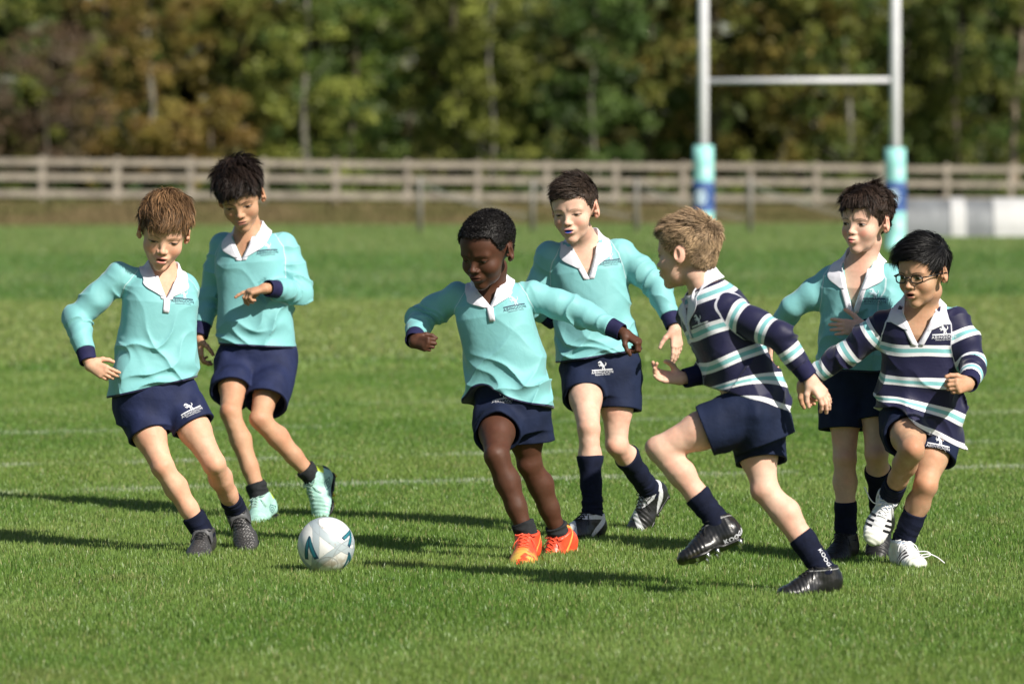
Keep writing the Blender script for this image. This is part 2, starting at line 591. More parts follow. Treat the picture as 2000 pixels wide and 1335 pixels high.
# ------------------------------------------------------------------ rope posts in front of the fence
grey_post = simple_mat('grey_metal', (.19, .18, .16), rough=.6, var=.15, nscale=5)
rope_w = simple_mat('pale_rope', (.26, .26, .24), rough=.9, var=.1)
RP = [(820, 345, 'leftmost thin grey rope post'), (1040, 350, 'thin grey rope post second from the left'),
      (1243, 348, 'thin grey rope post third from the left'), (1465, 346, 'thin grey rope post nearest the goal')]
for i, (px, py, lab) in enumerate(RP):
    d = 113.0
    top = at(px, py, d); g = float(ground_z(top[0], d))
    mb = MB()
    b0 = np.array([0, 0, g - .1]); t0 = np.array([0, 0, top[2]])
    mb.tube([b0, t0 - [0, 0, .02], t0], [.06, .055, .04], 10)
    po = mb.obj('rope_post', [grey_post], None, True, label=lab + ', standing in front of the timber fence', cat='post', group='rope posts in front of the fence')
    po.location = (top[0], d, 0)
    for oy in (.0, .12):
        mb = MB()
        pts = [np.array([q * 2.4, oy, top[2] - .04 - (.82 + oy * .6) * (q ** .62)]) for q in np.linspace(0, 1, 12)]
        mb.tube(pts, .011, 6)
        mb.obj('rope', [rope_w], po, True)

# ------------------------------------------------------------------ rugby goal with padded posts
white_paint = simple_mat('white_post_paint', (.72, .72, .76), rough=.45, var=.05, nscale=2)
mint_pad = simple_mat('mint_vinyl', (.30, .66, .62), rough=.5, var=.06, nscale=4, bump=.15, bscale=6, bdist=.02)
navy_pad = simple_mat('navy_vinyl', (.035, .085, .26), rough=.5, var=.1, nscale=4)
pale_pad = simple_mat('pale_print', (.55, .70, .80), rough=.5, var=.1, nscale=4)
GD = 86.8
gl = at(1373.5, 487, GD); grr = at(1748.5, 487, GD)
goal = bpy.data.objects.new('rugby_goal', None); scene.collection.objects.link(goal)
goal['label'] = 'white rugby posts with crossbar and mint and navy padding round both feet'; goal['category'] = 'rugby posts'
goal.location = ((gl[0] + grr[0]) / 2, GD, 0)
gc = (gl[0] + grr[0]) / 2
for i, gx in enumerate((gl[0] - gc, grr[0] - gc)):
    mb = MB(); mb.tube([(gx, 0, -.1), (gx, 0, 4.0), (gx, 0, 8.0)], [.086, .086, .078], 24)
    mb.obj('post', [white_paint], goal, True)
    def ring(z0, z1, rr, mat, name, par, bulge=.008):
        mb = MB(); zs = np.linspace(z0, z1, 7)
        rad = [rr - .035] + [rr + bulge * math.sin(math.pi * q / 6) for q in range(7)] + [rr - .035]
        mb.tube([(gx, 0, z) for z in [zs[0]] + list(zs) + [zs[-1]]], rad, 28, cap=True)
        return mb.obj(name, [mat], par, True)
    h0 = (0.02, .62, 1.16, 1.72 + .04 * (i == 0))
    pad = ring(h0[0], h0[3], .172, mint_pad, 'pad', goal)
    bd = ring(h0[1] + .02, h0[2] - .01, .184, navy_pad, 'band', pad, .006)
    for a_, zc, sz in ((-.25, (h0[1] + h0[2]) / 2, .10), (.35, .42, .07), (.3, 1.32, .06)):
        mb = MB(); th = np.linspace(0, 2 * math.pi, 17)[:-1]
        rr = .1935 if sz == .10 else .1815
        V = [((gx + rr * math.sin(a_ + sz / rr * math.cos(t))), -rr * math.cos(a_ + sz / rr * math.cos(t)), zc + sz * 1.25 * math.sin(t)) for t in th]
        V.append((gx + rr * math.sin(a_), -rr * math.cos(a_), zc))
        mb.add(V, [(k, (k + 1) % 16, 16) for k in range(16)])
        mb.obj('emblem', [pale_pad], pad, True)
mb = MB(); zc = 2.85
mb.tube([(gl[0] - gc + .09, 0, zc), (grr[0] - gc - .09, 0, zc + .02)], .042, 16)
mb.obj('crossbar', [white_paint], goal, True)

# ------------------------------------------------------------------ low ground cover beside the fence
grey_sheet = simple_mat('grey_sheet', (.17, .18, .19), rough=.45, var=.25, nscale=1.5, bump=.5, bscale=3, bdist=.05)
white_sheet = simple_mat('white_sheet', (.50, .50, .50), rough=.5, var=.08, nscale=2, bump=.3, bscale=3, bdist=.04)
cv = bpy.data.objects.new('pitch_cover', None); scene.collection.objects.link(cv)
cv['label'] = 'long low grey and white pitch cover lying by the fence at the right edge'; cv['category'] = 'pitch cover'
CD = 104.0
c0 = at(1762, 462, CD); cv.location = (c0[0], CD, 0)
def arch(x0, x1, grow, mat, name):
    th = np.linspace(0, math.pi, 15)
    prof = [(-math.cos(t) * (.55 + grow), (math.sin(t) ** .75) * (.76 + grow)) for t in th]
    V = [(x, p[0], p[1]) for x in (x0, x1) for p in prof]
    n = len(prof); F = [(k, k + 1, n + k + 1, n + k) for k in range(n - 1)] + [tuple(range(n))[::-1], tuple(range(n, 2 * n))]
    mb = MB(); mb.add(V, F); return mb.obj(name, [mat], cv, False)
k_ = CD / FOC
segs = [(0, 92, 0, 'g'), (92, 120, .03, 'w'), (120, 175, 0, 'g'), (175, 262, .02, 'w'), (262, 340, 0, 'g'), (340, 372, .03, 'w'), (372, 470, 0, 'g')]
for a_, b_, g_, c_ in segs:
    arch(a_ * k_, b_ * k_, g_, grey_sheet if c_ == 'g' else white_sheet, 'sheet' if c_ == 'g' else 'band')

# ------------------------------------------------------------------ trees
def leaf_mat(name):
    m, N, L, B = new_mat(name)
    e = NT(m.node_tree)
    c = e.attr('Col', 'Color')
    L.new(c, B.inputs['Base Color']); B.inputs['Roughness'].default_value = .5; B.inputs['Specular IOR Level'].default_value = .3
    tr = N.new('ShaderNodeBsdfTranslucent'); L.new(c, tr.inputs[0])
    mx = N.new('ShaderNodeMixShader'); mx.inputs[0].default_value = .35
    L.new(B.outputs[0], mx.inputs[1]); L.new(tr.outputs[0], mx.inputs[2]); L.new(mx.outputs[0], N['Material Output'].inputs[0])
    return m


LEAF = leaf_mat('leaves')
BARK = simple_mat('bark', (.10, .080, .060), rough=.9, var=.3, nscale=2, bump=.5, bscale=8, bdist=.03)
BIRCH = simple_mat('birch_bark', (.155, .145, .115), rough=.8, var=.35, nscale=3, bump=.3, bscale=8, bdist=.02)


def leaves_np(C, Rr, n, size, col, r, spread=1.0, autumn=None, ak=0.0):
    """n leaf sprays round the clump centres C with radii Rr"""
    k = r.integers(0, len(C), n)
    v = r.normal(size=(n, 3)); v /= np.linalg.norm(v, axis=1)[:, None]
    p = C[k] + v * (Rr[k] * (r.random(n) ** .45))[:, None] * np.array([1, 1, .75])
    a = r.normal(size=(n, 3)); a /= np.linalg.norm(a, axis=1)[:, None]
    nn = v * .5 + np.array([0, -.2, .55]) + r.normal(size=(n, 3)) * .5
    b = np.cross(a, nn); b /= np.linalg.norm(b, axis=1)[:, None]
    a2 = np.cross(b, nn); a2 /= np.linalg.norm(a2, axis=1)[:, None]
    s = size * (.6 + .8 * r.random(n))
    V = np.stack([p - b * s[:, None] * .5, p + a2 * s[:, None] * .35, p + b * s[:, None] * .55, p - a2 * s[:, None] * .35], 1)
    cl = np.clip(r.normal(1.0, .16, (len(C), 1)), .6, 1.5)[k] * np.clip(r.normal(1, .12, (n, 1)), .5, 1.5)
    base = np.repeat(np.array([col], float), n, 0)
    if autumn is not None:
        ck = (r.random(len(C)) < ak)[k]
        base[ck] = np.array(autumn)
        mixk = r.random(n) < .12
        base[mixk] = base[mixk] * .4 + np.array(autumn) * .6
    C_ = np.repeat(base * cl, 4, 0)
    b0 = np.arange(n)[:, None] * 4
    return V.reshape(-1, 3), b0 + np.array([[0, 1, 2, 3]]), C_


def tree(px, d, H, W, zc, col, label, trunk=.10, bark=None, lean=0.0, n=5200, size=.20, clumps=105, autumn=None, ak=.25, seed=0, bare=1.0, name='tree', cr=(.34, .62)):
    r = np.random.default_rng(seed)
    x0 = (px - 1000) / FOC * d
    z0 = float(ground_z(x0, d))
    root = bpy.data.objects.new(name, None); scene.collection.objects.link(root)
    root.location = (x0, d, z0)
    root['label'] = label; root['category'] = 'tree' if name != 'bush' else 'bush'
    mb = MB()
    hh = H * .95
    pts = [np.array([lean * (z / hh) + .10 * math.sin(z * 1.3 + seed), .08 * math.sin(z + seed * 2), z - .1]) for z in np.linspace(0, hh, 9)]
    mb.tube(pts, np.linspace(trunk, trunk * .2, 9), 9)
    # limbs and clump centres
    C = []; Rr = []
    for i in range(clumps):
        q = r.random() ** .8
        z = zc + (H - zc) * q
        wz = W * (.55 + .75 * math.sin(math.pi * min(1, .18 + q * .82))) * .5
        an = r.random() * 2 * math.pi; rr = wz * (r.random() ** .5)
        c = np.array([lean * (z / hh) + math.cos(an) * rr, math.sin(an) * rr, z])
        C.append(c); Rr.append(r.uniform(*cr))
        if i % 7 == 0:
            zb = max(.3, z - rr * .7 - .2); kk = zb / hh
            s = np.array([lean * kk + .10 * math.sin(zb * 1.3 + seed), .08 * math.sin(zb + seed * 2), zb])
            mid = (s + c) / 2 + np.array([0, 0, -.1])
            mb.tube([s, mid, c], [trunk * .22 * (1 - kk * .6), trunk * .12 * (1 - kk * .5), .008], 5)
    mb.obj('trunk', [bark or BARK], root, True)
    C = np.array(C); Rr = np.array(Rr)
    V, F, Cc = leaves_np(C, Rr, int(n * 2.6 * bare), size * .68, col, r, autumn=autumn, ak=ak)
    obj_new('crown', mesh_np('crown', V, [F], [LEAF], False, {'Col': Cc}), root)
    return root


OL = (.170, .185, .038); YG = (.235, .260, .052); DG = (.055, .100, .022); MG = (.100, .155, .036); OR = (.205, .135, .038); OC = (.230, .180, .042); RD = (.135, .098, .068); BR = (.14, .115, .045)
TREES = [
 (95, 150, 5.2, 3.4, .9, RD, 'thin-leaved reddish brown tree over the fence at the left edge', dict(n=2200, size=.13, trunk=.05, autumn=(.16, .10, .06), ak=.5, clumps=70)),
 (-60, 158, 9, 4.5, .4, DG, 'dark green tree cut off by the left edge, beyond the reddish tree', dict(autumn=OL, ak=.4)),
 (210, 166, 9.5, 4.2, 1.5, OL, 'olive tree behind the reddish brown one', dict(autumn=BR, ak=.4)),
 (292, 156, 9.5, 3.6, .6, OC, 'birch turning orange and ochre with a bare pale lower trunk', dict(bark=BIRCH, trunk=.13, autumn=OR, ak=.55, n=4200)),
 (405, 154, 3.2, 3.4, .3, OC, 'low rusty ochre bush behind the fence below the orange birch', dict(autumn=OR, ak=.45, name='bush', n=3200, clumps=46)),
 (470, 162, 9.5, 3.4, .8, YG, 'yellow-green birch just right of the orange one', dict(bark=BIRCH, trunk=.08, autumn=OC, ak=.35)),
 (597, 155, 9.5, 3.2, .6, YG, 'bright yellow-green birch with a mottled white trunk', dict(bark=BIRCH, trunk=.13, autumn=MG, ak=.35, n=4300)),
 (690, 158, 9.0, 3.0, .5, (.125, .175, .030), 'yellow-green leafy tree left of the dark gap', dict(autumn=DG, ak=.3)),
 (800, 168, 10, 4.0, .5, OL, 'tall olive tree above the tallest gap in the wood', dict(autumn=DG, ak=.5)),
 (890, 160, 9.5, 3.6, .6, (.090, .120, .024), 'mid green tree behind the boy with black curly hair', dict(autumn=OL, ak=.5)),
 (960, 156, 9.5, 2.8, .8, OL, 'slim olive tree with a thin grey trunk right of centre', dict(bark=BIRCH, trunk=.08, autumn=YG, ak=.3, n=3800)),
 (1075, 164, 10, 3.8, .5, DG, 'dark green tree with few bright leaves above the boy with the mouthguard', dict(autumn=OL, ak=.35)),
 (1160, 156, 9.5, 3.0, .8, MG, 'deep green birch with a pale thin trunk left of the goal', dict(bark=BIRCH, trunk=.07, autumn=DG, ak=.5, n=4000)),
 (1270, 162, 9.5, 3.6, .5, DG, 'dense dark green tree beside the left goal post', dict(autumn=MG, ak=.5)),
 (1400, 160, 9.5, 3.8, .7, OL, 'olive brown tree behind the left goal post', dict(autumn=OC, ak=.45)),
 (1500, 157, 9.5, 3.2, 1.0, OC, 'ochre tree with a leaning pale trunk between the goal posts', dict(bark=BIRCH, trunk=.10, lean=2.2, autumn=OL, ak=.5, n=3600)),
 (1655, 156, 9.5, 3.4, .7, MG, 'green birch with a white trunk seen under the crossbar', dict(bark=BIRCH, trunk=.11, autumn=OL, ak=.5, n=3800)),
 (1770, 162, 9.5, 3.8, .5, OL, 'olive green tree behind the right goal post', dict(autumn=MG, ak=.4)),
 (1870, 158, 9.5, 3.4, .5, (.100, .135, .028), 'green tree right of the goal, crown down to the fence', dict(autumn=OL, ak=.4)),
 (1975, 154, 9.5, 3.0, 1.2, OL, 'olive tree with a forked brown trunk at the right edge', dict(trunk=.13, lean=.5, autumn=DG, ak=.4, bark=simple_mat('pale_bark', (.26, .20, .15), rough=.9, var=.3, nscale=3), n=3600)),
 (2080, 160, 9.5, 4.2, .4, MG, 'green tree cut off by the right edge', dict(autumn=OL, ak=.4)),
]
for i, (px, d, H, W, zc, col, lab, kw) in enumerate(TREES):
    kk = dict(kw); kk['size'] = kk.get('size', .19)
    tree(px, d, H, W, zc, col, lab, seed=i + 20, **kk)

# the wood behind, and low undergrowth behind the fence: too dense to count
r = np.random.default_rng(77)
n = 900
C = np.stack([r.uniform(-30, 34, n), r.uniform(171, 186, n), r.uniform(.2, 14, n)], 1); Rr = r.uniform(1.0, 1.7, n)
V, F, Cc = leaves_np(C, Rr, 110000, .80, (.050, .068, .016), r, autumn=(.095, .095, .024), ak=.3)
obj_new('woodland', mesh_np('woodland', V, [F], [LEAF], False, {'Col': Cc}), kind='stuff')
n = 170
C = np.stack([r.uniform(-20, 22, n), r.uniform(150, 156, n), r.uniform(.1, 1.0, n)], 1); Rr = r.uniform(.35, .6, n)
C[:, 2] *= np.where((C[:, 0] < -11) & (C[:, 0] > -13.5), .2, 1)
V, F, Cc = leaves_np(C, Rr, 15000, .20, (.050, .082, .018), r, autumn=(.12, .15, .03), ak=.3)
obj_new('undergrowth', mesh_np('undergrowth', V, [F], [LEAF], False, {'Col': Cc}), kind='stuff')
if DEV: print('env', round(time.time() - T0, 1))

# ------------------------------------------------------------------ the head (local: x = own left, -y = forward, z up, origin between the eyes' height and the ears)
def child_warp(Q):
    """a child's face: rounder and shorter below the eyes"""
    lowf = 1 + .03 * sstep(-Q[:, 2], -.02, .05)
    z = Q[:, 2] * np.where(Q[:, 2] < 0, 1.07, 1.0)
    return np.stack([Q[:, 0] * lowf * .985, Q[:, 1] * (1 + .0 * z), z], 1).astype(np.float32)


def head_sdf(Q, h):
    """Q in head coordinates (metres, child head); h = dict of individual shape values"""
    Q = child_warp(Q)
    ax = np.abs(Q[:, 0]); S = np.stack([ax, Q[:, 1], Q[:, 2]], 1)
    jw = h.get('jaw', 1.0); fat = h.get('fat', 0.0); mo = h.get('open', 0.0)
    d = ell(Q, (0, .014, .030), (.0715, .088, .079))
    d = smin(d, ell(Q, (0, -.030, .030), (.061, .056, .062)), .02)
    d = smin(d, ell(Q, (0, -.034, -.030), (.0545 + fat * .5, .050, .062)), .02)
    d = smin(d, ell(Q, (0, -.036, -.068 - mo * .3), (.038 * jw + fat, .038, .030)), .022)
    d = smin(d, ell(Q, (0, -.067, -.092 - mo * .5), (.018, .014, .014)), .020)
    d = smin(d, ell(S, (.034, -.0525, -.031), (.0225 + fat, .0225 + fat * .5, .0245)), .018)
    d = smin(d, rcone(S, (.012, -.0785, .015), (.040, -.069, .014), .0045, .0045), .018)
    # sockets and lids
    d = smax(d, -ell(S, (.030, -.098, .000), (.0185, .0165, .0105)), .010)
    d = smin(d, ell(S, (.0305, -.0690, -.001), (.0128, .0122, .0112)), .003)
    # nose
    nz = h.get('nose', 1.0)
    d = smin(d, rcone(Q, (0, -.0765, .004), (0, -.0895 - .003 * nz, -.025), .0058, .0078 * nz), .011)
    d = smin(d, ell(Q, (0, -.0940 - .003 * nz, -.029), (.0088 * nz, .0078, .0072)), .006)
    wn_ = h.get('nosew', 1.0)
    d = smin(d, ell(S, (.0105 * wn_, -.0885, -.0325), (.0068, .0080, .0060)), .006)
    d = smax(d, -ell(S, (.0062 * wn_, -.0930, -.0390), (.0034, .0048, .0036)), .002)
    # mouth
    lp = h.get('lip', 1.0); pu = h.get('purse', 0.0)
    d = smin(d, ell(Q, (0, -.080 - pu, -.056), (.024 - pu, .0125, .017)), .012)
    d = smin(d, ell(Q, (0, -.0890 - pu, -.0525), (.0185 - pu * 1.2, .0060, .0042 * lp)), .004)
    d = smin(d, ell(Q, (0, -.0885 - pu, -.0608 - mo), (.0160 - pu, .0066, .0052 * lp)), .004)
    if mo > 0:
        d = smax(d, -ell(Q, (0, -.092, -.0565 - mo * .5), (.0155, .016, .0012 + mo * .62)), .002)
    else:
        d = smax(d, -ell(Q, (0, -.0975 - pu, -.0562), (.019 - pu, .0065, .0011)), .002)
    # ears
    eR = np.array([[.94, .30, .10], [-.30, .95, .0], [-.10, 0, .99]])
    e = ell(S, (.0745, .012, -.005), (.0060, .0170, .0265), eR)
    e = smin(e, ell(S, (.0705, .007, -.027), (.0060, .0085, .009), eR), .006)
    e = smax(e, -ell(S, (.0810, .006, -.003), (.0066, .0095, .0160), eR), .003)
    e = smin(e, ell(S, (.0725, -.004, -.010), (.005, .005, .006)), .004)
    d = smin(d, e, .006)
    return d


def sstep(x, a, b):
    t = np.clip((x - a) / (b - a), 0, 1)
    return t * t * (3 - 2 * t)


def face_paint(Q, h, skin):
    """colour of the head's skin from head coordinates: lips, brows, lashes, painted lid shade, irises, a little colour in the cheeks"""
    Q = child_warp(Q)
    n = len(Q); x, y, z = Q.T; ax = np.abs(x)
    C = np.tile(np.array(skin, np.float32), (n, 1))
    C *= (1 + 0.14 * (vn(Q * 60) - .5) + 0.10 * (vn(Q * 220 + 9) - .5))[:, None]
    C *= 1 + (vn(Q * 35 + 5) - .5)[:, None] * np.array([.0, .16, .20])
    front = sstep(-y, .035, .055)
    def lay(mask, col, k=1.0):
        m = (np.clip(mask, 0, 1) * k)[:, None]
        C[:] = C * (1 - m) + np.array(col, np.float32) * m
    red = np.array(skin) * np.array(h.get('blush', (1.0, .72, .70)))
    lay(sstep(1 - np.sqrt(((ax - .036) / .020) ** 2 + ((z + .034) / .018) ** 2), 0, .8) * front, red, .7)
    lay(sstep(1 - np.sqrt((x / .013) ** 2 + ((z + .032) / .012) ** 2), 0, .8) * front, red, .45)
    ear = (ax > .066) & (y > -.02)
    lay(ear.astype(float), red, .35)
    mo = h.get('open', 0.0); pu = h.get('purse', 0.0); lc = h.get('lipc', (.52, .17, .15))
    wl = .0200 - pu
    up = 1 - np.sqrt((x / wl) ** 2 + ((z + .0527) / (.0040 + .0006 * np.cos(x * 260))) ** 2)
    lo = 1 - np.sqrt((x / (wl - .003)) ** 2 + ((z + .0607 + mo) / .0058) ** 2)
    lay(sstep(np.maximum(up, lo), 0, .25) * front, lc, .85)
    gap = 1 - np.sqrt((x / (wl - .002)) ** 2 + ((z + .0563 + mo * .5) / (.0011 + mo * .62)) ** 2)
    lay(sstep(gap, 0, .3) * front, h.get('mouthc', (.06, .015, .015)), 1.0)
    if 'guard' in h:
        gg = 1 - np.sqrt((x / .0150) ** 2 + ((z + .0570 + mo * .5) / (.0046 + mo * .40)) ** 2)
        lay(sstep(gg, 0, .3) * front, h['guard'])
    lay(sstep(1 - np.sqrt(((ax - .0062) / .0036) ** 2 + ((z + .0390) / .0028) ** 2), 0, .5) * (y < -.085), (.05, .02, .015), .8)
    # eyes: almond between the lids
    op = h.get('eye', .5) * .0084
    gx = h.get('gaze', 0.0)
    ex = ax - .0305; zc = -.0015 - (.0056 - op) * .45
    u = np.clip(1 - (ex / .0142) ** 2, 0, 1)
    al = np.where(np.abs(ex) < .0142, (op * u - np.abs(z - zc + .0000)) / .0010, -1)
    lay(sstep(al, -.3, .5) * front, (.46, .42, .39))
    exs = np.sign(x) * ax - np.sign(x) * .0305 - gx
    gz = zc - .0010
    ir = (.0066 - np.sqrt(exs ** 2 + (z - gz) ** 2)) / .0012
    lay(sstep(al, -.3, .5) * sstep(ir, -.5, .5) * front, h.get('iris', (.045, .025, .015)))
    pu_ = (.0027 - np.sqrt(exs ** 2 + (z - gz) ** 2)) / .0010
    lay(sstep(al, -.3, .5) * sstep(pu_, -.5, .5) * front, (.005, .005, .005))
    lash_shade = np.where(np.abs(ex) < .0150, 1 - np.abs(z - (zc + op * u + .0006)) / .0021, -1)  # upper lashes and the shade under the lid, painted as one dark line
    lay(sstep(lash_shade, 0, .6) * front, h.get('lash_shade', (.03, .018, .012)), .95)
    low = np.where(np.abs(ex) < .0125, 1 - np.abs(z - (zc - op * u - .0002)) / .0008, -1)
    lay(sstep(low, 0, .6) * front, h.get('lash_shade', (.05, .03, .02)), .45)
    # lid crease: its shade painted in as a darker line of skin
    cr = np.where(np.abs(ex) < .0148, 1 - np.abs(z - (zc + op * u + .0038)) / .0009, -1)
    lay(sstep(cr, 0, .7) * front, np.array(skin) * .55, .6)
    # brows
    bz = .0165 - (ax - .031) ** 2 * 16 + h.get('frown', 0.0) * (ax - .03)
    bw = .0030 * np.clip(1.15 - (ax - .018) / .035, .35, 1)
    br = np.where((ax > .013) & (ax < .049), 1 - np.abs(z - bz) / bw, -1) + (vn(Q * np.array([900, 300, 500])) - .5) * .8
    lay(sstep(br, 0, .6) * front, h.get('brow', (.10, .06, .035)), h.get('browk', .7))
    return C


def head_rot(yaw, pitch, roll):
    cy, sy = math.cos(yaw), math.sin(yaw); cp, sp = math.cos(pitch), math.sin(pitch); cr, sr = math.cos(roll), math.sin(roll)
    Rz = np.array([[cy, -sy, 0], [sy, cy, 0], [0, 0, 1]])
    Rx = np.array([[1, 0, 0], [0, cp, -sp], [0, sp, cp]])
    Ry = np.array([[cr, 0, sr], [0, 1, 0], [-sr, 0, cr]])
    return Ry @ Rz @ Rx            # roll last, in the picture's sense


# ------------------------------------------------------------------ hair
def hairline(Q, st):
    """>0 where hair grows"""
    x, y, z = Q.T; ax = np.abs(x)
    front = st.get('front', .050)
    side = st.get('side', -.012)
    back = st.get('back', -.050)
    # boundary height as a function of the position round the head
    ang = np.arctan2(ax, -y)                      # 0 = front, pi = back
    a = [0, .45, .85, 1.12, 1.36, 1.52, 1.75, 2.0, 2.35, 3.15]
    zz = [front, front - .002, front - .012, .014, side - .002, .016, .028, .016, back + .022, back]
    return z - np.interp(ang, a, zz)


def hair_shell(Q, st, th=None):
    x, y, z = Q.T
    th = st.get('thick', .010) if th is None else th
    d = ell(Q, (0, .014, .030), (.0715 + th * st.get('wide', .8), .088 + th, .079 + th * st.get('tall', 1.2)))
    d = smin(d, ell(Q, (0, -.030, .032), (.062 + th * .7, .057 + th * .8, .062 + th * .6)), .02)
    d = smin(d, ell(Q, (0, .035, -.02), (.056 + th * .3, .055 + th * .3, .05)), .02)
    return d + th * st.get('taper', .75) * (1 - sstep(z, -.005, .060))


def build_hair(hd, R, c, st, sc, body, seed):
    """hair = thin cap + many strands; returns the object"""
    r = np.random.default_rng(seed)
    def f(P):
        Q = ((P - c.astype(np.float32)) @ R.astype(np.float32)) / np.float32(sc)
        d = hair_shell(Q, st)
        n = vn(Q * 70) * .6 + vn(Q * 160) * .4
        d = d - (n - .5) * st.get('rough', .006)
        hl = hairline(Q, st) - .004 + (vn(Q * 120) - .5) * .008 + (vn(Q * 45 + 3) - .5) * st.get('ragged', .018)
        return (smax(d, -hl, .006) * sc).astype(np.float32)
    b = .13 * sc
    V, F = iso_mesh(f, c - b, c + b, .0030 if not st.get('curl') else .0022, newton=1)
    base = np.array(st['col'])
    Q0 = ((V - c) @ R) / sc
    col = base[None] * (0.55 + .9 * vn(Q0 * np.array([150, 60, 60])))[:, None] * st.get('capk', .8)
    Vs = [V]; Fs = [F]; Cs = [col]; nv = len(V)
    # strands
    n = int(st.get('n', 3600) * 1.7); seg = 5
    d3 = r.normal(size=(n * 5, 3)); d3 /= np.linalg.norm(d3, axis=1)[:, None]
    p = np.array([0, .006, .030]) + d3 * np.array([.077, .098, .088])
    for _ in range(4):
        dd = hair_shell(p, st); g = np.stack([hair_shell(p + np.eye(3)[i] * .001, st) - dd for i in range(3)], 1) / .001
        p = p - dd[:, None] * g
    keep = hairline(p, st) + (vn(p * 45 + 3) - .5) * st.get('ragged', .018) > .000
    p = p[keep][:n]; nrm_ = g[keep][:n]; n = len(p)
    nrm_ /= np.linalg.norm(nrm_, axis=1)[:, None]
    crown = np.array(st.get('crown', (.01, .055, .10)))
    flow = p - crown
    flow = flow - (flow * nrm_).sum(1)[:, None] * nrm_
    flow /= np.linalg.norm(flow, axis=1)[:, None] + 1e-6
    comb = np.array(st.get('comb', (0, 0, 0)), float)
    top = sstep(p[:, 2], .045, .09)
    dirv = flow + comb[None] * (0.35 + top[:, None])
    # clumps: neighbouring strands share a jitter
    cl = np.stack([(vn(p * 34 + k * 11.3) - .5) * 1.5 + (vn(p * 95 + k * 7.1) - .5) * .7 for k in range(3)], 1) * st.get('clump', 1.3)
    dirv = dirv + cl + r.normal(size=(n, 3)) * st.get('jit', .16)
    frontm = sstep(-p[:, 1], .02, .07) * sstep(p[:, 2], .03, .06)
    L = st.get('len', .038) * (0.45 + .95 * r.random(n)) * (.7 + .7 * vn(p * 40 + 2)) * (st.get('sidelen', .55) + (1 - st.get('sidelen', .55)) * top) * (1 + st.get('fringe', 0.0) * frontm)
    low = sstep(hairline(p, st), .0, .02)
    L *= .35 + .65 * low if not st.get('fringe') else np.maximum(.35 + .65 * low, frontm)
    lift = st.get('lift', .25) * (0.4 + top) * (0.6 + .8 * r.random(n))
    pts = [p - nrm_ * .004]
    cur = p.copy(); dv = dirv - (dirv * nrm_).sum(1)[:, None] * nrm_
    dv = dv / (np.linalg.norm(dv, axis=1)[:, None] + 1e-6) + nrm_ * lift[:, None]
    dv /= np.linalg.norm(dv, axis=1)[:, None]
    down = R.T @ np.array([0, 0, -1.0])
    for k in range(seg):
        pts.append(cur.copy())
        cur = cur + dv * (L / seg)[:, None]
        dd = hair_shell(cur, st)
        g = np.stack([hair_shell(cur + np.eye(3)[i] * .001, st) - dd for i in range(3)], 1) / .001
        pen = np.minimum(dd + .001, 0)
        cur = cur - pen[:, None] * g
        dv = dv + down * st.get('grav', .10) - g * np.clip(dd, 0, .02)[:, None] * st.get('hug', 14) + comb * .03
        dv += r.normal(size=(n, 3)) * st.get('wave', .07)
        dv /= np.linalg.norm(dv, axis=1)[:, None]
    pts.append(cur)
    pts = np.stack(pts, 1)                       # n, seg+2, 3
    nc = st.get('tufts', 330)
    if nc:
        lead = r.choice(n, nc, replace=False)
        idx = np.argmin(((p[:, None, :] - p[lead][None]) ** 2).sum(2), 1)
        Lp = pts[lead[idx]]; offr = (p - p[lead[idx]])[:, None, :]
        tt_ = np.linspace(0, 1, pts.shape[1])[None, :, None]
        target = Lp + offr * (1 - .80 * tt_)
        kk_ = (tt_ ** .7) * st.get('tuft', .68) * r.uniform(.4, 1, (n, 1, 1)) * (r.random((n, 1, 1)) > .09)
        pts = pts * (1 - kk_) + target * kk_
    K = pts.shape[1]
    w = st.get('w', .00078) * np.interp(np.linspace(0, 1, K), [0, .6, 1], [1, .85, .12])
    tan = np.gradient(pts, axis=1)
    sd = np.cross(tan, np.repeat(nrm_[:, None], K, 1) + r.normal(size=(n, 1, 3)) * .5)
    sd /= np.linalg.norm(sd, axis=2)[:, :, None] + 1e-9
    A = pts - sd * w[None, :, None]; Bq = pts + sd * w[None, :, None]
    SV = np.stack([A, Bq], 2).reshape(-1, 3)     # n*K*2
    ii = (np.arange(n)[:, None] * K + np.arange(K - 1)[None]) * 2
    SF = np.stack([ii, ii + 1, ii + 3, ii + 2], -1).reshape(-1, 4)
    tone = np.clip(r.normal(1.0, st.get('tone', .28), n), .35, 2.2) * (0.45 + 1.1 * vn(p * np.array([60, 40, 40]) + 4))
    SC = np.repeat(base[None] * tone[:, None], K * 2, 0)
    Vs.append((SV * sc) @ R.T + c); Fs.append(SF + nv); Cs.append(SC)
    me = mesh_np('hair', np.concatenate(Vs), [np.concatenate(Fs)], [M['hair']], True, {'Col': np.concatenate(Cs)})
    return obj_new('hair', me, body)


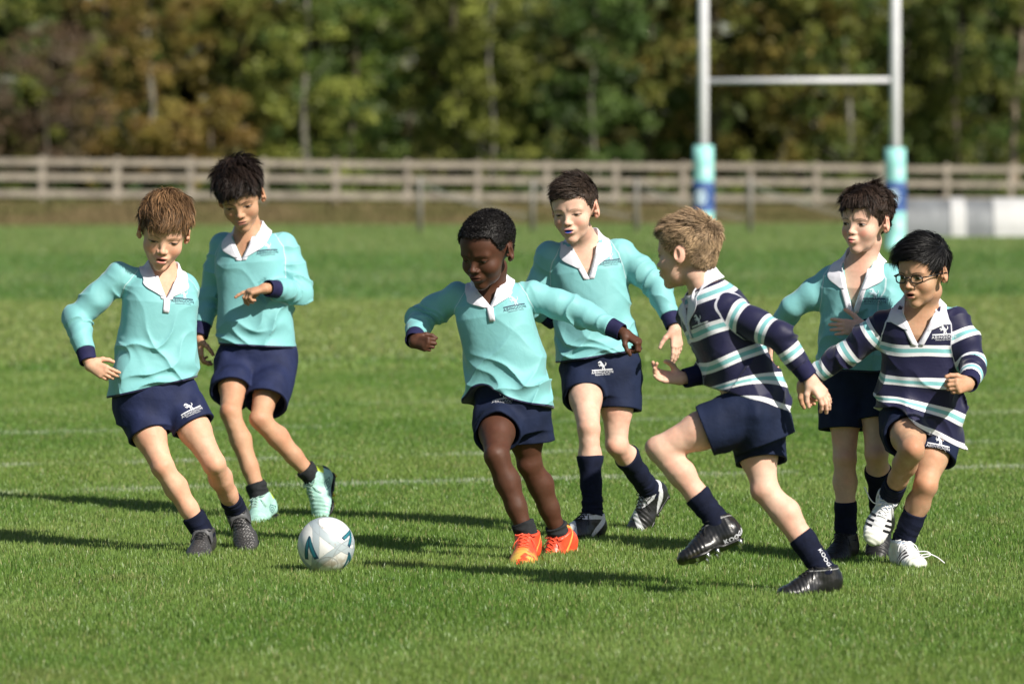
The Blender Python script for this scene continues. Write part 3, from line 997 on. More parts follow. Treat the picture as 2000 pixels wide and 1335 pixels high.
# ------------------------------------------------------------------ hands
def hand_prims(w, d, n, right, hs, curl, spread=0.0, thumb=.5):
    """list of (a, b, ra, rb, group) round cones for a hand at wrist w, finger direction d, palm facing n"""
    d = nrm(d); n = nrm(n - np.dot(n, d) * d)
    s = np.cross(d, n) if right else np.cross(n, d)
    out = []
    lat = [.0215, .0075, -.0068, -.0200]; reach = [.070, .073, .069, .062]
    flen = [(.026, .019, .014), (.029, .021, .015), (.027, .019, .015), (.021, .015, .012)]
    rad = [.0080, .0083, .0080, .0070]
    for i in range(4):
        k = w + hs * (d * reach[i] + s * lat[i])
        out.append((w + hs * (d * .004 + s * lat[i] * .55), k, .0125 * hs, .0098 * hs, 0))
        a = 0.0; p = k; r0 = rad[i] * hs
        dd0 = nrm(d + s * spread * (1.3 - i) * .25)
        cs = curl[i] if isinstance(curl[i], (tuple, list)) else (curl[i] * .9, curl[i] * 1.15, curl[i] * .8)
        for j in range(3):
            a += cs[j]
            q = p + hs * flen[i][j] * (math.cos(a) * dd0 + math.sin(a) * n)
            out.append((p, q, r0, r0 * .90, 1 + i)); r0 *= .90; p = q
    out.append((w + hs * d * .01, w + hs * (d * .052 - s * .004), .0142 * hs, .0115 * hs, 0))
    tb = w + hs * (d * .016 + s * .020 + n * .004)
    t1 = nrm(s * (.9 - thumb * .45) + d * .65 + n * (.25 + thumb * .5))
    p1 = tb + hs * .032 * t1
    t2 = nrm(t1 + d * .35 - s * thumb * .5 + n * .15)
    p2 = p1 + hs * .025 * t2
    t3 = nrm(t2 + d * .15 - s * thumb * .5)
    p3 = p2 + hs * .018 * t3
    out += [(w + hs * d * .006 + s * hs * .008, tb, .013 * hs, .0125 * hs, 0), (tb, p1, .0125 * hs, .0098 * hs, 0),
            (p1, p2, .0093 * hs, .0083 * hs, 6), (p2, p3, .0083 * hs, .0070 * hs, 6)]
    return out


def hand_sdf(P, prims):
    palm = None; fing = {}
    for a, b, ra, rb, g in prims:
        d = rcone(P, a, b, ra, rb)
        if g == 0: palm = d if palm is None else smin(palm, d, .010)
        else: fing[g] = d if g not in fing else smin(fing[g], d, .0025)
    out = palm
    for g, d in fing.items():
        out = smin(out, d, .0045 if g == 6 else .0032)
    return out

# ------------------------------------------------------------------ people
def solve(parent, px, L, sgn):
    """point on the ray through pixel px at distance L from parent, nearer (-1) or farther (+1)"""
    r = np.array([(px[0] - 1000.0) / FOC, 1.0, -(px[1] - HZ) / FOC])
    o = np.array([0, 0, CAMH])
    q = parent - o
    a = r @ r; b = r @ q; c = q @ q - L * L
    D = b * b - a * c
    k = abs(sgn)
    s = (b + (math.copysign(1, sgn) if sgn else 0) * k * math.sqrt(max(D, 0))) / a
    p = o + s * r
    return p


class Boy:
    pass


def skeleton(sp):
    """sp: pixels of the joints; returns an object with 3-D joints"""
    b = Boy(); sc = sp.get('sc', 1.0); b.sc = sc
    J = sp['J']
    d0 = gd(sp['foot'][1]) + sp.get('doff', 0.0)
    for it in range(6):
        P = at(*J['P'], d0)
        b.P = P
        b.N = solve(P, J['N'], .42 * sc, sp.get('lean', -.5))
        Lh = .072 * sc
        b.hR = solve(P, J['hR'], Lh, sp.get('hs', (0, 0))[0]); b.hL = solve(P, J['hL'], Lh, sp.get('hs', (0, 0))[1])
        b.sR = solve(b.N, J['sR'][:2], .135 * sc, J['sR'][2]); b.sL = solve(b.N, J['sL'][:2], .135 * sc, J['sL'][2])
        for s in 'RL':
            setattr(b, 'e' + s, solve(getattr(b, 's' + s), J['e' + s][:2], .205 * sc, J['e' + s][2]))
            setattr(b, 'w' + s, solve(getattr(b, 'e' + s), J['w' + s][:2], .180 * sc, J['w' + s][2]))
            setattr(b, 'k' + s, solve(getattr(b, 'h' + s), J['k' + s][:2], .30 * sc, J['k' + s][2]))
            setattr(b, 'a' + s, solve(getattr(b, 'k' + s), J['a' + s][:2], .295 * sc, J['a' + s][2]))
        b.H = solve(b.N, J['H'][:2], .150 * sc, J['H'][2])
        if not sp.get('plant'): break
        ank = getattr(b, 'a' + sp['plant'])
        e = ank[2] - (.066 * sp.get('bootk', 1.15) - .003) * sc
        d0 += np.clip(e / ((J['a' + sp['plant']][1] - HZ) / FOC), -1, 1) * .9
    if DEV:
        def ln(a, c): return round(float(np.linalg.norm(getattr(b, a) - getattr(b, c))), 3)
        print(sp['id'], 'd0', round(d0, 2), 'PN', ln('P', 'N'), 'arm', ln('sR', 'eR'), ln('eR', 'wR'), ln('sL', 'eL'), ln('eL', 'wL'),
              'leg', ln('hR', 'kR'), ln('kR', 'aR'), ln('hL', 'kL'), ln('kL', 'aL'), 'sh', ln('sR', 'sL'), 'hp', ln('hR', 'hL'), 'NH', ln('N', 'H'),
              'ankle z', round(float(b.aR[2]), 3), round(float(b.aL[2]), 3), 'yN', round(float(b.N[1]), 2),
              'ys', [round(float(getattr(b, k)[1] - b.P[1]), 2) for k in ('N', 'sR', 'sL', 'eR', 'wR', 'eL', 'wL', 'kR', 'aR', 'kL', 'aL')])
    return b


def knee_front(h, k, a, F):
    d = k - (h + a) / 2
    ax = nrm(a - h)
    d = d - np.dot(d, ax) * ax
    v = nrm(nrm(F - np.dot(F, ax) * ax) * .06 + d)
    return v


def f32(x): return np.asarray(x, np.float32)


def build_boy(sp):
    b = skeleton(sp); sc = b.sc
    t_start = time.time()
    root_loc = None
    X_c = nrm(b.sL - b.sR); X_p = nrm(b.hL - b.hR)
    if 'xc' in sp: X_c = nrm(sp['xc'])
    if 'xp' in sp: X_p = nrm(sp['xp'])
    U = nrm(b.N - b.P)
    Fc = frame_from(X_c, U); Fp = frame_from(X_p, U)
    FWD = Fp[1]
    skin = sp['skin']
    R = head_rot(*[math.radians(a) for a in sp['head']])
    hsc = sc * sp.get('hsc', 1.0)
    H = b.H
    wd = sp.get('wide', 1.0)

    # --- body parts, each sampled where it can be seen
    neck0 = b.N - U * .02 * sc
    nk1 = H + R @ (np.array([0, .022, -.062]) * hsc)
    def chest(P, inset=0.0):
        st = [(-.1, .110, .085), (.15, .112, .086), (.45, .104, .080), (.78, .118, .088), (.93, .098, .066), (1.0, .060, .050), (1.06, .04, .04)]
        st = [(t, (a * wd - inset) * sc, (q - inset) * sc) for t, a, q in st]
        d, t, a, f = tube_ell(P, f32(b.P), f32(b.N), X_p, X_c, st)
        return np.maximum(d, np.maximum(-t - .1, t - 1.06) * .4), t, a, f
    def body_top(P):
        d, t, a, f = chest(P, .006)
        nr = sp.get('neckr', 1.0)
        d2 = rcone(P, neck0, nk1, .047 * sc * nr, .041 * sc * nr)
        d = smin(d, d2, .03 * sc)
        for s in (b.sR, b.sL):
            d = smin(d, rcone(P, b.N - U * .035, b.N - U * .03 + (s - b.N) * .6, .035 * sc, .028 * sc), .03)
        # collar bones
        for s in (b.sR, b.sL):
            q0 = b.N - U * .045 * sc + Fc[1] * .052 * sc; q1 = b.N + (s - b.N) * .45 + Fc[1] * .036 * sc - U * .010
            d = smin(d, rcone(P, q0, q1, .005, .005), .012)
        return d
    def headf(P):
        Q = ((P - f32(H)) @ f32(R)) / np.float32(hsc)
        d = head_sdf(Q, sp['hd']) * hsc
        d = smin(d, rcone(P, neck0, nk1, .047 * sc * sp.get('neckr', 1.0), .041 * sc * sp.get('neckr', 1.0)), .014 * sc)
        return d.astype(np.float32)
    Vs = []; Fs = []; Cs = []; n = 0
    def addm(V, F, C):
        nonlocal n
        Vs.append(V); Fs.append(F + n); Cs.append(np.broadcast_to(np.asarray(C, np.float32), (len(V), 3)) if np.ndim(C) == 1 else C); n += len(V)
    def skin_tone(V):
        k = 1 + .16 * (vn(V * 45) - .5) + .12 * (vn(V * 170) - .5)
        return np.array(skin)[None] * k[:, None] * (1 + (vn(V * 22 + 5) - .5)[:, None] * np.array([[.0, .22, .26]]))
    def head_clip(P):
        return smax(headf(P), ((P - f32(b.N)) @ f32(U) * -1 - .012).astype(np.float32), .004)
    r_ = .125 * hsc
    V, F = iso_mesh(head_clip, H - np.array([r_, r_, .13 * hsc + .09]), H + r_ * np.array([1, 1, 1.05]), .0016 if not DEV else .0022)
    Q = ((V - H) @ R) / hsc
    C = face_paint(Q, sp['hd'], skin)
    addm(V, F, C)
    lo = b.N - .19; hi = b.N + .17
    lo[2] = b.N[2] - .24; hi[2] = b.N[2] + .10
    V, F = iso_mesh(body_top, lo, hi, .0035)
    addm(V, F, skin_tone(V))
    # torso and arms inside the clothes
    def inner(P):
        d = chest(P, .012)[0]
        for s in 'RL':
            S, E, W = [getattr(b, k + s) for k in 'sew']
            d = smin(d, rcone(P, S, E, .025 * sc, .024 * sc), .02)
            d = smin(d, rcone(P, E, W, .027 * sc, .019 * sc), .01)
            h, k = getattr(b, 'h' + s), getattr(b, 'k' + s)
            d = smin(d, rcone(P, h, h + (k - h) * .35, .062 * sc, .055 * sc), .03)
        return d
    allp = np.array([b.N, b.P, b.sR, b.sL, b.eR, b.eL, b.wR, b.wL, b.hR, b.hL, b.hR + (b.kR - b.hR) * .35, b.hL + (b.kL - b.hL) * .35])
    V, F = iso_mesh(inner, allp.min(0) - .12, allp.max(0) + .12, .008)
    addm(V, F, skin_tone(V))
    # legs
    legs = {}
    for s in 'RL':
        h, k, a = [getattr(b, q + s) for q in 'hka']
        kf = knee_front(h, k, a, FWD); sh = nrm(a - k); th = nrm(k - h)
        bf = sp.get('legf', 1.0)
        def leg(P, h=h, k=k, a=a, kf=kf, sh=sh, th=th):
            m = h + (k - h) * .5 + kf * .010 * sc
            d = smin(rcone(P, h, m, .058 * sc * bf, .0525 * sc * bf), rcone(P, m, k - th * .01, .0525 * sc * bf, .0385 * sc * bf), .03)
            c1 = k + (a - k) * .30 - kf * .012 * sc; c2 = k + (a - k) * .62 - kf * .004 * sc
            d2 = rcone(P, k + sh * .01 * sc, c1, .0345 * sc * bf, .0385 * sc * bf)
            d2 = smin(d2, rcone(P, c1, c2, .0385 * sc * bf, .0300 * sc * bf), .02)
            d2 = smin(d2, rcone(P, c2, a, .0310 * sc * bf, .0235 * sc), .02)
            d2 = smin(d2, rcone(P, k + kf * .012 * sc, a + kf * .004, .027 * sc, .017 * sc), .02)
            d = smin(d, d2, .022)
            d = smin(d, ell(P, k + kf * .0200 * sc, np.array([.0210, .0210, .0210]) * sc), .018)
            d = smin(d, rcone(P, k + sh * .03 * sc + kf * .022 * sc, a + kf * .012 * sc, .011 * sc, .008 * sc), .014)
            d = d - .0012 * (vn(P * 60) - .5)
            return d
        pp = np.array([h, k, a])
        legs[s] = leg
        def legc(P): return smax(leg(P), -((P - f32(h + (k - h) * .30)) @ f32(th)), .004)
        V, F = iso_mesh(legc, pp.min(0) - .085, pp.max(0) + .085, .0034)
        C = skin_tone(V)
        kn = np.clip(1 - np.linalg.norm(V - (k + kf * .035 * sc), axis=1) / .05, 0, 1)[:, None]
        C = C * (1 - kn * .55) + np.array(skin) * np.array(sp.get('kneec', (.92, .70, .62))) * kn * .55
        addm(V, F, C)
    # hands
    for s in 'RL':
        hp = sp['hands'][s]
        w = getattr(b, 'w' + s); e = getattr(b, 'e' + s)
        fa = nrm(w - e)
        d = nrm(hp['d']) if 'd' in hp else fa
        w2 = w + fa * .012
        pr = hand_prims(w2, d, np.array(hp['n'], float), s == 'R', sc * .89 * sp.get('handk', 1.0), hp['curl'], hp.get('spread', .15), hp.get('thumb', .5))
        def hf(P):
            q = hand_sdf(P, pr)
            q = smin(q, rcone(P, w - fa * .03, w2 + nrm(d) * .006, .0205 * sc, .0175 * sc), .012)
            return q.astype(np.float32)
        pts = np.array([p for x in pr for p in x[:2]] + [w - fa * .05])
        V, F = iso_mesh(hf, pts.min(0) - .022, pts.max(0) + .022, .0019)
        C = skin_tone(V)
        if sp.get('palmc') is not None:
            pass
        for x in pr:                             # finger tips and knuckles a little redder
            if x[4] > 0:
                q = np.clip(1 - np.linalg.norm(V - x[1], axis=1) / (.010), 0, 1)[:, None]
                C = C * (1 - q * .35 * (1 - np.array(sp.get('kneec', (.92, .70, .62)))))
        addm(V, F, C)
    root = b.P.copy(); root[2] = 0.0
    bm = mesh_np('person', np.concatenate(Vs) - root, [np.concatenate(Fs)], [M[sp['skinmat']]], True, {'Col': np.concatenate(Cs)})
    body = obj_new('person', bm, None, sp['label'], 'person', sp.get('group'))
    body.location = root
    kids = []
    def child(name, me, parent=None, label=None):
        o = obj_new(name, me, parent or body)
        if parent is None:
            o.location = -Vector(root)
        if label: o['label'] = label
        return o

    # --- hair
    hr = build_hair(sp['hd'], R, H, sp['hair'], hsc, body, sp['seed'])
    hr.location = -Vector(root)

    # --- shirt
    striped = sp['shirt'] == 'striped'
    tl = float(np.linalg.norm(b.N - b.P))
    sr = sp.get('loose', 1.0)
    hemR, hemL = sp['hem']                       # pixels of the hem's two ends (own right, own left)
    hz = [at(*hemR, b.P[1]), at(*hemL, b.P[1])]
    hv = nrm(hz[1] - hz[0])
    hemn = nrm(np.cross(hv, FWD) if abs(np.dot(hv, FWD)) < .7 else np.cross(hv, X_p))
    if hemn @ U < 0: hemn = -hemn
    hemp = (hz[0] + hz[1]) / 2
    if 'hemtilt' in sp: hemn = nrm(hemn + FWD * sp['hemtilt'])
    hemk = sp.get('hemwide', 1.0)
    SLV = {}
    for s in 'RL':
        S, E, W = [getattr(b, k + s) for k in 'sew']
        SLV[s] = (S, E, W, nrm(E - S), nrm(W - E), float(np.linalg.norm(E - S)), float(np.linalg.norm(W - E)))
    amp = sp.get('fold', 1.0)
    seed = sp['seed'] * 3.7
    arch = sp.get('arch')                        # hem lifted over a raised thigh: lateral centre, half width, height
    def hemd(P):
        h_ = (P - f32(hemp)) @ f32(hemn)
        if arch:
            a_ = (P - f32(b.P)) @ f32(Fp[0]); f_ = (P - f32(b.P)) @ f32(Fp[1])
            h_ = h_ - arch[2] * np.exp(-((a_ - arch[0]) / arch[1]) ** 2) * sstep(f_, -.02, .05)
        return h_.astype(np.float32)
    def torso(P, grow=0.0):
        st = [(-.35, .150 * hemk, .115 * hemk), (-.10, .146 * hemk, .113 * hemk), (.10, .142, .110), (.30, .134, .104), (.55, .130, .101), (.76, .132, .101), (.87, .122, .088), (.94, .098, .072), (1.0, .066, .056), (1.05, .050, .046)]
        st = [(t, (a * wd * sr + grow) * sc, (q * sr + grow) * sc) for t, a, q in st]
        d, t, a, f = tube_ell(P, f32(b.P), f32(b.N), X_p, X_c, st)
        return np.maximum(d, (t - 1.02) * .4), t, a, f
    def sleeve(P, s, grow=0.0):
        S, E, W, dSE, dEW, l1, l2 = SLV[s]
        m = S + (E - S) * .5
        d = rcone(P, S, m, .0450 * sc * sr + grow, .0465 * sc * sr + grow)
        d = smin(d, rcone(P, m, E, .0465 * sc * sr + grow, .0430 * sc * sr + grow), .02)
        W1 = W - dEW * .030 * sc
        d = smin(d, rcone(P, E, W1, .0430 * sc * sr + grow, .0340 * sc * sr + grow), .014)
        return d
    def arm_t(P, s):
        S, E, W, dSE, dEW, l1, l2 = SLV[s]
        t1 = (P - f32(S)) @ f32(dSE); t2 = (P - f32(E)) @ f32(dEW)
        # blended coordinate along the arm
        bis = nrm(dSE + dEW)
        q = (P - f32(E)) @ f32(bis)
        w = sstep(q, -.035, .035)
        return (t1 * (1 - w) + (l1 + t2) * w).astype(np.float32)
    def folds(P, dt, tt, aa, ff, ds, fo=1.0):
        # torso: soft creases running up and across from the waist
        hh = tt * tl
        wz = (vn(np.stack([aa * 9, ff * 9 + seed, hh * 9], 1)) - .5) * 2.0
        q = np.stack([(aa * .8 + hh * .6) * 3.2 + seed, ff * 4 + seed * 2, (hh * .8 - aa * .6) * 13 + wz], 1)
        n1 = 1 - np.abs(2 * vn(q) - 1)
        q2 = np.stack([(aa * .75 - hh * .65) * 3.5 + 5, ff * 4 + seed, (hh * .75 + aa * .65) * 16 + 3 + wz], 1)
        n2 = 1 - np.abs(2 * vn(q2) - 1)
        n3 = vn(np.stack([aa * 13 + seed, ff * 13, hh * 8], 1))
        low = .30 + 1.0 * sstep(-tt, -.70, -.10)
        ft = (n1 ** 2 * .0140 + n2 ** 2 * .0105 - .0080 + (n3 - .5) * .012) * low * amp
        out = ft
        for s in 'RL':
            S, E, W, dSE, dEW, l1, l2 = SLV[s]
            ta = arm_t(P, s)
            ben = nrm(dSE - dEW); inn = -(P - f32(E)) @ f32(ben)
            wE = np.exp(-((ta - l1) / .055) ** 2)
            rel = P - f32(S)
            sid = rel @ f32(nrm(np.cross(dSE, ben) + .01))
            q = np.stack([sid * 8 + seed, inn * 8 + 7, ta * 26 + inn * 10 + sid * 9 + (vn(rel * 16) - .5) * 1.2], 1)
            m1 = (1 - np.abs(2 * vn(q) - 1)) ** 2.4
            q3 = np.stack([rel[:, 0] * 14 + 3, rel[:, 2] * 14 + seed, ta * 13], 1)
            m2 = vn(q3)
            fa_ = ((m1 - .25) * .0150 * (.40 + wE * .5) + (m2 - .5) * .0080) * amp * (1 - sstep(ta, l1 + l2 - .085, l1 + l2 - .045))
            near = np.clip((dt - ds[s]) / .02 + .5, 0, 1)
            out = out * (1 - near) + fa_ * near
        near_neck = sstep(np.linalg.norm(P - f32(b.N), axis=1), .075, .125)
        return (out * near_neck).astype(np.float32) * fo
    vd = sp.get('vdepth', .10) * sc; vw = sp.get('vwide', .040) * sc
    NN = b.N
    skirt = sp.get('skirt')                      # cloth pushed out by a raised thigh
    def shirt(P):
        dt, tt, aa, ff = torso(P)
        ds = {s: sleeve(P, s) for s in 'RL'}
        d = dt
        for s in 'RL': d = smin(d, ds[s], .030 * sc)
        for s in 'RL':
            so_ = getattr(b, 's' + s); sx_ = nrm(so_ - NN)
            d = smin(d, rcone(P, NN - U * .028 * sc + sx_ * .022 * sc, so_, .036 * sc, .0425 * sc), .022)
        if skirt:
            h, k = getattr(b, 'h' + skirt), getattr(b, 'k' + skirt)
            d = smin(d, rcone(P, h, h + (k - h) * .5, .088 * sc, .074 * sc), .05)
        d = d - folds(P, dt, tt, aa, ff, ds)
        d = smax(d, -hemd(P), .004)
        for s in 'RL':                           # sleeves end at the wrist
            W, dEW = SLV[s][2], SLV[s][4]
            c = (P - f32(W)) @ f32(dEW)
            nearw = np.linalg.norm(P - f32(W), axis=1) < .085
            d = np.where(nearw, np.maximum(d, c + .044 * sc), d)
        # neck hole and the open V at the front
        rel = P - f32(NN)
        u = rel @ f32(U); a = rel @ f32(Fc[0]); f = rel @ f32(Fc[1])
        hole = np.maximum(np.sqrt((a / .054) ** 2 + ((f + .004) / .050) ** 2) * .05 - .05 * sc, -u - .050)
        hole = np.minimum(hole, np.maximum(np.sqrt(a ** 2 + (f + .004) ** 2) - .070 * sc, -u - .004 * sc))
        wedge = np.maximum(np.abs(a - sp.get('vshift', 0.0)) - np.maximum(vw * (1 + (u + .02) / vd), 0.0001) * .95, -f + .0)
        wedge = np.maximum(wedge, -u - .02 - vd)
        d = smax(d, -hole, .003)
        d = smax(d, -wedge, .002)
        return d.astype(np.float32)
    pts = np.array([b.N, b.sR, b.sL, b.eR, b.eL, b.wR, b.wL, hz[0], hz[1], b.P])
    V, F = iso_mesh(shirt, pts.min(0) - .13, pts.max(0) + .13, .0034 if not DEV else .0045)
    dt, tt, aa, ff = torso(V)
    hemc = hemd(V)
    ta = {s: arm_t(V, s) for s in 'RL'}
    dR, dL = sleeve(V, 'R'), sleeve(V, 'L')
    ds = np.minimum(dR, dL)
    mask = (dt - ds) / .01
    tsl = np.where(dR < dL, ta['R'], ta['L']); ltot = np.where(dR < dL, SLV['R'][5] + SLV['R'][6], SLV['L'][5] + SLV['L'][6])
    cuffc = ltot - tsl
    vert = tt * tl + 0.0
    # stripes bend with the cloth
    wob = (vn(V * 9 + seed) - .5) * .014
    upk = sstep(tt, .0, .42)
    me = mesh_np('shirt', V, [F], [M['shirt_striped' if striped else sp.get('shirtmat', 'shirt_teal')]], True,
                 {'hemc': hemc, 'armm': mask, 'armt': tsl, 'vert': hemc * (1 - upk) + (tt * tl - sp.get('uoff', 0.0)) * upk + wob})
    shirt_o = child('shirt', me, label=sp.get('shirtlabel'))
    bvh_s = BVHTree.FromPolygons([tuple(v) for v in V.tolist()], F.tolist())

    # cuffs
    for s in 'RL':
        S, E, W, dSE, dEW, l1, l2 = SLV[s]
        c0 = W - dEW * .058 * sc; c1 = W + dEW * .004 * sc
        def cuff(P):
            t = (P - f32(c0)) @ f32(dEW)
            d = rcone(P, W - dEW * .09, W + dEW * .05, .0345 * sc * sr, .0290 * sc * sr)
            d = d - .0022 * (vn(np.stack([P[:, 0] * 50, P[:, 1] * 50, P[:, 2] * 50], 1)) - .5)
            d = smax(smax(d, -t, .003), (P - f32(c1)) @ f32(dEW), .003)
            return smax(d, -np.maximum(rcone(P, W - dEW * .03, W + dEW * .06, .0262 * sc, .0262 * sc), 0 * t - 1), .002).astype(np.float32)
        V2, F2 = iso_mesh(cuff, (c0 + c1) / 2 - .075, (c0 + c1) / 2 + .075, .0026)
        o = child('cuff', mesh_np('cuff', V2, [F2], [M['cuff']], True), shirt_o)

    # collar: a fold line that runs from the V up and round the neck, with a fall lying on the shirt
    cm = M['collar']
    cl = sp.get('collen', 1.0); cd = sp.get('cold', .8)
    vs = sp.get('vshift', 0.0)
    def front(a_, u_, lift=.004):
        o = NN + Fc[0] * a_ + U * u_ + Fc[1] * .16
        h = bvh_s.ray_cast(Vector(o), Vector(-Fc[1]), .20)
        return (np.array(h[0]) if h[0] is not None else NN + Fc[0] * a_ + U * u_ + Fc[1] * .07) + Fc[1] * lift
    th1 = math.asin(min(.92, (vw + .006) / .056))
    half = []
    for q in np.linspace(0, 1, 11)[:-1]:         # up the V
        vq = cd * (1 - q)                        # 1 = foot of the V
        a_ = (vw * (1 - vq) + .004 * sc); u_ = -.018 * sc - vd * vq
        half.append((a_, u_, None, q))
    ring_ = [(None, None, th1 + (math.pi - th1) * q, q) for q in np.linspace(0, 1, 20)]
    rows = []
    def row(sx, a_, u_, th, q):
        if th is None:
            p = front(vs + sx * a_, u_, .005)
            pin = p - Fc[1] * .010 - Fc[0] * sx * .001; 
            w = (.014 + .036 * sstep(np.array([q]), -.05, .45)[0]) * cl * sc
            outd = nrm(Fc[0] * sx * 1.0 - U * (.30 - .45 * (1 - q)))
            rise = .004 * q
            fold = p + Fc[1] * rise
            res = [pin, fold]
            for k in (.12, .35, .6, .82, 1.0):
                c_ = fold + outd * w * k
                h = front((c_ - NN) @ Fc[0], (c_ - NN) @ U, .0035 + rise * (1 - k))
                res.append(h)
            return res
        st_ = sstep(np.array([q]), -.25, .42)[0]
        r_ = .0495; top = (-.014 + .056 * st_ + .004 * q)
        rad = (Fc[0] * sx * math.sin(th) * 1.05 + Fc[1] * math.cos(th))
        fold = NN + sc * (rad * r_ + U * top)
        if q < .25:                              # ease from the V's end on to the ring
            pass
        pin = NN + sc * (rad * (r_ - .002) + U * (top - .022))
        w = (.050 - .004 * q) * cl * sc
        res = [pin, fold]
        for k in (.12, .35, .6, .82, 1.0):
            lat = .25 + .35 * k
            c_ = fold + (rad * lat * w * k * sp.get('flare', 1.0)) + rad * .003 * sc - U * w * k * (1.0 - .12 * k)
            res.append(shirt_signed(bvh_s, c_, .0032 + .0035 * (1 - k)))
        return res
    left = [row(1, *h) for h in half] + [row(1, *h) for h in ring_]
    right = [row(-1, *h) for h in half] + [row(-1, *h) for h in ring_[:-1]]
    rows = np.array(left + right[::-1])
    # soften the joint between the two kinds of row
    for _ in range(3):
        r2 = rows.copy()
        r2[1:-1] = rows[1:-1] * .5 + (rows[:-2] + rows[2:]) * .25
        rows = r2
    nr_, nc_ = rows.shape[:2]
    CV = rows.reshape(-1, 3)
    CV = np.array([p if (k % nc_) < 2 else shirt_signed(bvh_s, p, .0045) for k, p in enumerate(CV)])
    ids_ = np.arange(len(CV)).reshape(nr_, nc_)
    CF = np.stack([ids_[:-1, :-1], ids_[1:, :-1], ids_[1:, 1:], ids_[:-1, 1:]], -1).reshape(-1, 4)
    me = mesh_np('collar', CV, [CF], [cm], True)
    co = child('collar', me, shirt_o)
    md = co.modifiers.new('thick', 'SOLIDIFY'); md.thickness = .0022; md.offset = 0
    md = co.modifiers.new('sub', 'SUBSURF'); md.levels = 1; md.render_levels = 2

    # placket: white bands down both sides of the V and round its foot
    mb = MB()
    def vpt(sx, q):
        """point on the V's edge, q from 0 (collar) to 1 (foot)"""
        u = -.012 * sc - (vd + .006) * q
        a = sp.get('vshift', 0.0) + sx * (vw * (1 - q) + .006 * sc)
        o = NN + Fc[0] * a + U * u + Fc[1] * .16
        h = bvh_s.ray_cast(Vector(o), Vector(-Fc[1]), .2)
        return h[0], h[1]
    bw_ = sp.get('bandw', .0075) * sc
    for sx in (-1, 1):
        rows = []
        for q in np.linspace(0.02, 1.0, 14):
            u = -.012 * sc - (vd + .004) * q
            row = []
            for off in (-.006, .001, .009, .015):
                a = sp.get('vshift', 0.0) + sx * (vw * (1 - q) + (off + .004) * sc * sp.get('bandk', 1.0))
                o = NN + Fc[0] * a + U * u + Fc[1] * .16
                h = bvh_s.ray_cast(Vector(o), Vector(-Fc[1]), .165)
                if h[0] is None: p = NN + Fc[0] * a + U * u + Fc[1] * .08
                else: p = np.array(h[0]) + Fc[1] * .0025
                row.append(p)
            f0 = max((p - NN) @ Fc[1] for p in row[1:])
            for kx, p in enumerate(row):         # the inner edge may have fallen into the V: lift it level with the others
                if (p - NN) @ Fc[1] < f0 - .010: row[kx] = p + Fc[1] * (f0 - .008 - (p - NN) @ Fc[1])
            rows.append(row)
        RV = np.array(rows).reshape(-1, 3); rid = np.arange(len(RV)).reshape(14, 4)
        mb.add(RV, np.stack([rid[:-1, :-1], rid[1:, :-1], rid[1:, 1:], rid[:-1, 1:]], -1).reshape(-1, 4).tolist())
    if sp.get('foot_tab', True):
        rows = []
        for q in np.linspace(0, 1, 6):
            u = -.012 * sc - vd - (-.010 + .040 * q * sp.get('tab', 1.0)) * sc
            row = []
            for off in (-.011, -.004, .004, .011):
                a = sp.get('vshift', 0.0) + off * sc
                o = NN + Fc[0] * a + U * u + Fc[1] * .16
                h = bvh_s.ray_cast(Vector(o), Vector(-Fc[1]), .165)
                row.append((np.array(h[0]) if h[0] is not None else NN + Fc[0] * a + U * u + Fc[1] * .09) + Fc[1] * .0042)
            rows.append(row)
        RV = np.array(rows).reshape(-1, 3); rid = np.arange(len(RV)).reshape(6, 4)
        mb.add(RV, np.stack([rid[:-1, :-1], rid[1:, :-1], rid[1:, 1:], rid[:-1, 1:]], -1).reshape(-1, 4).tolist())
    po = child('placket', mb.mesh('placket', [cm], True), shirt_o)
    md = po.modifiers.new('thick', 'SOLIDIFY'); md.thickness = .0013; md.offset = 0

    # --- shorts
    hk = sp.get('short', {'R': .56, 'L': .56})
    so = sp.get('shortopen', 1.0)
    def shorts(P):
        st = [(-.30, .110, .094), (-.12, .126, .106), (.0, .130, .108), (.12, .127, .104), (.30, .118, .096)]
        st = [(t, a * wd * sc, q * sc) for t, a, q in st]
        d, tt, aa, ff = tube_ell(P, f32(b.P), f32(b.N), X_p, X_p, st)
        d = np.maximum(d, np.maximum(-tt - .24, tt - .2) * .42)
        cut = {}
        for s in 'RL':
            h, k = getattr(b, 'h' + s), getattr(b, 'k' + s)
            th = nrm(k - h); e = h + (k - h) * (hk[s] + .2); e0 = h - th * .01
            out = (h - b.P); out = out - np.dot(out, th) * th
            e0 = e0 + out * .06; e = e + out * .06
            x = (P - f32(h)) @ f32(th) / (np.linalg.norm(k - h) * hk[s])
            sr_ = sp.get('shortr', 1.0)
            dl = rcone(P, e0, e, .0705 * sc * sr_, (.0705 + .008 * so) * sc * sr_)
            rad = P - f32(h); 
            n1 = vn(np.stack([rad[:, 0] * 24 + seed, rad[:, 1] * 24, rad[:, 2] * 7], 1))
            n2 = vn(np.stack([rad[:, 0] * 11, rad[:, 1] * 11 + seed, rad[:, 2] * 26], 1))
            dl = dl - (n1 - .30) * .018 * amp - (n2 - .35) * .010 * (1.3 - np.clip(x, 0, 1)) * amp
            axx = (P - f32(h)) @ f32(th) - np.linalg.norm(k - h) * hk[s]
            dl = smax(dl, axx, .004)
            inner_ = rcone(P, h + (k - h) * .2, e, .062 * sc * sr_, ((.0705 + .008 * so) * sr_ - .0095) * sc) - (n1 - .30) * .018 * amp - (n2 - .35) * .010 * (1.3 - np.clip(x, 0, 1)) * amp
            dl = smax(dl, -np.maximum(inner_, -axx - .055), .003)
            cut[s] = dl
        dd = smin(cut['R'], cut['L'], .010)
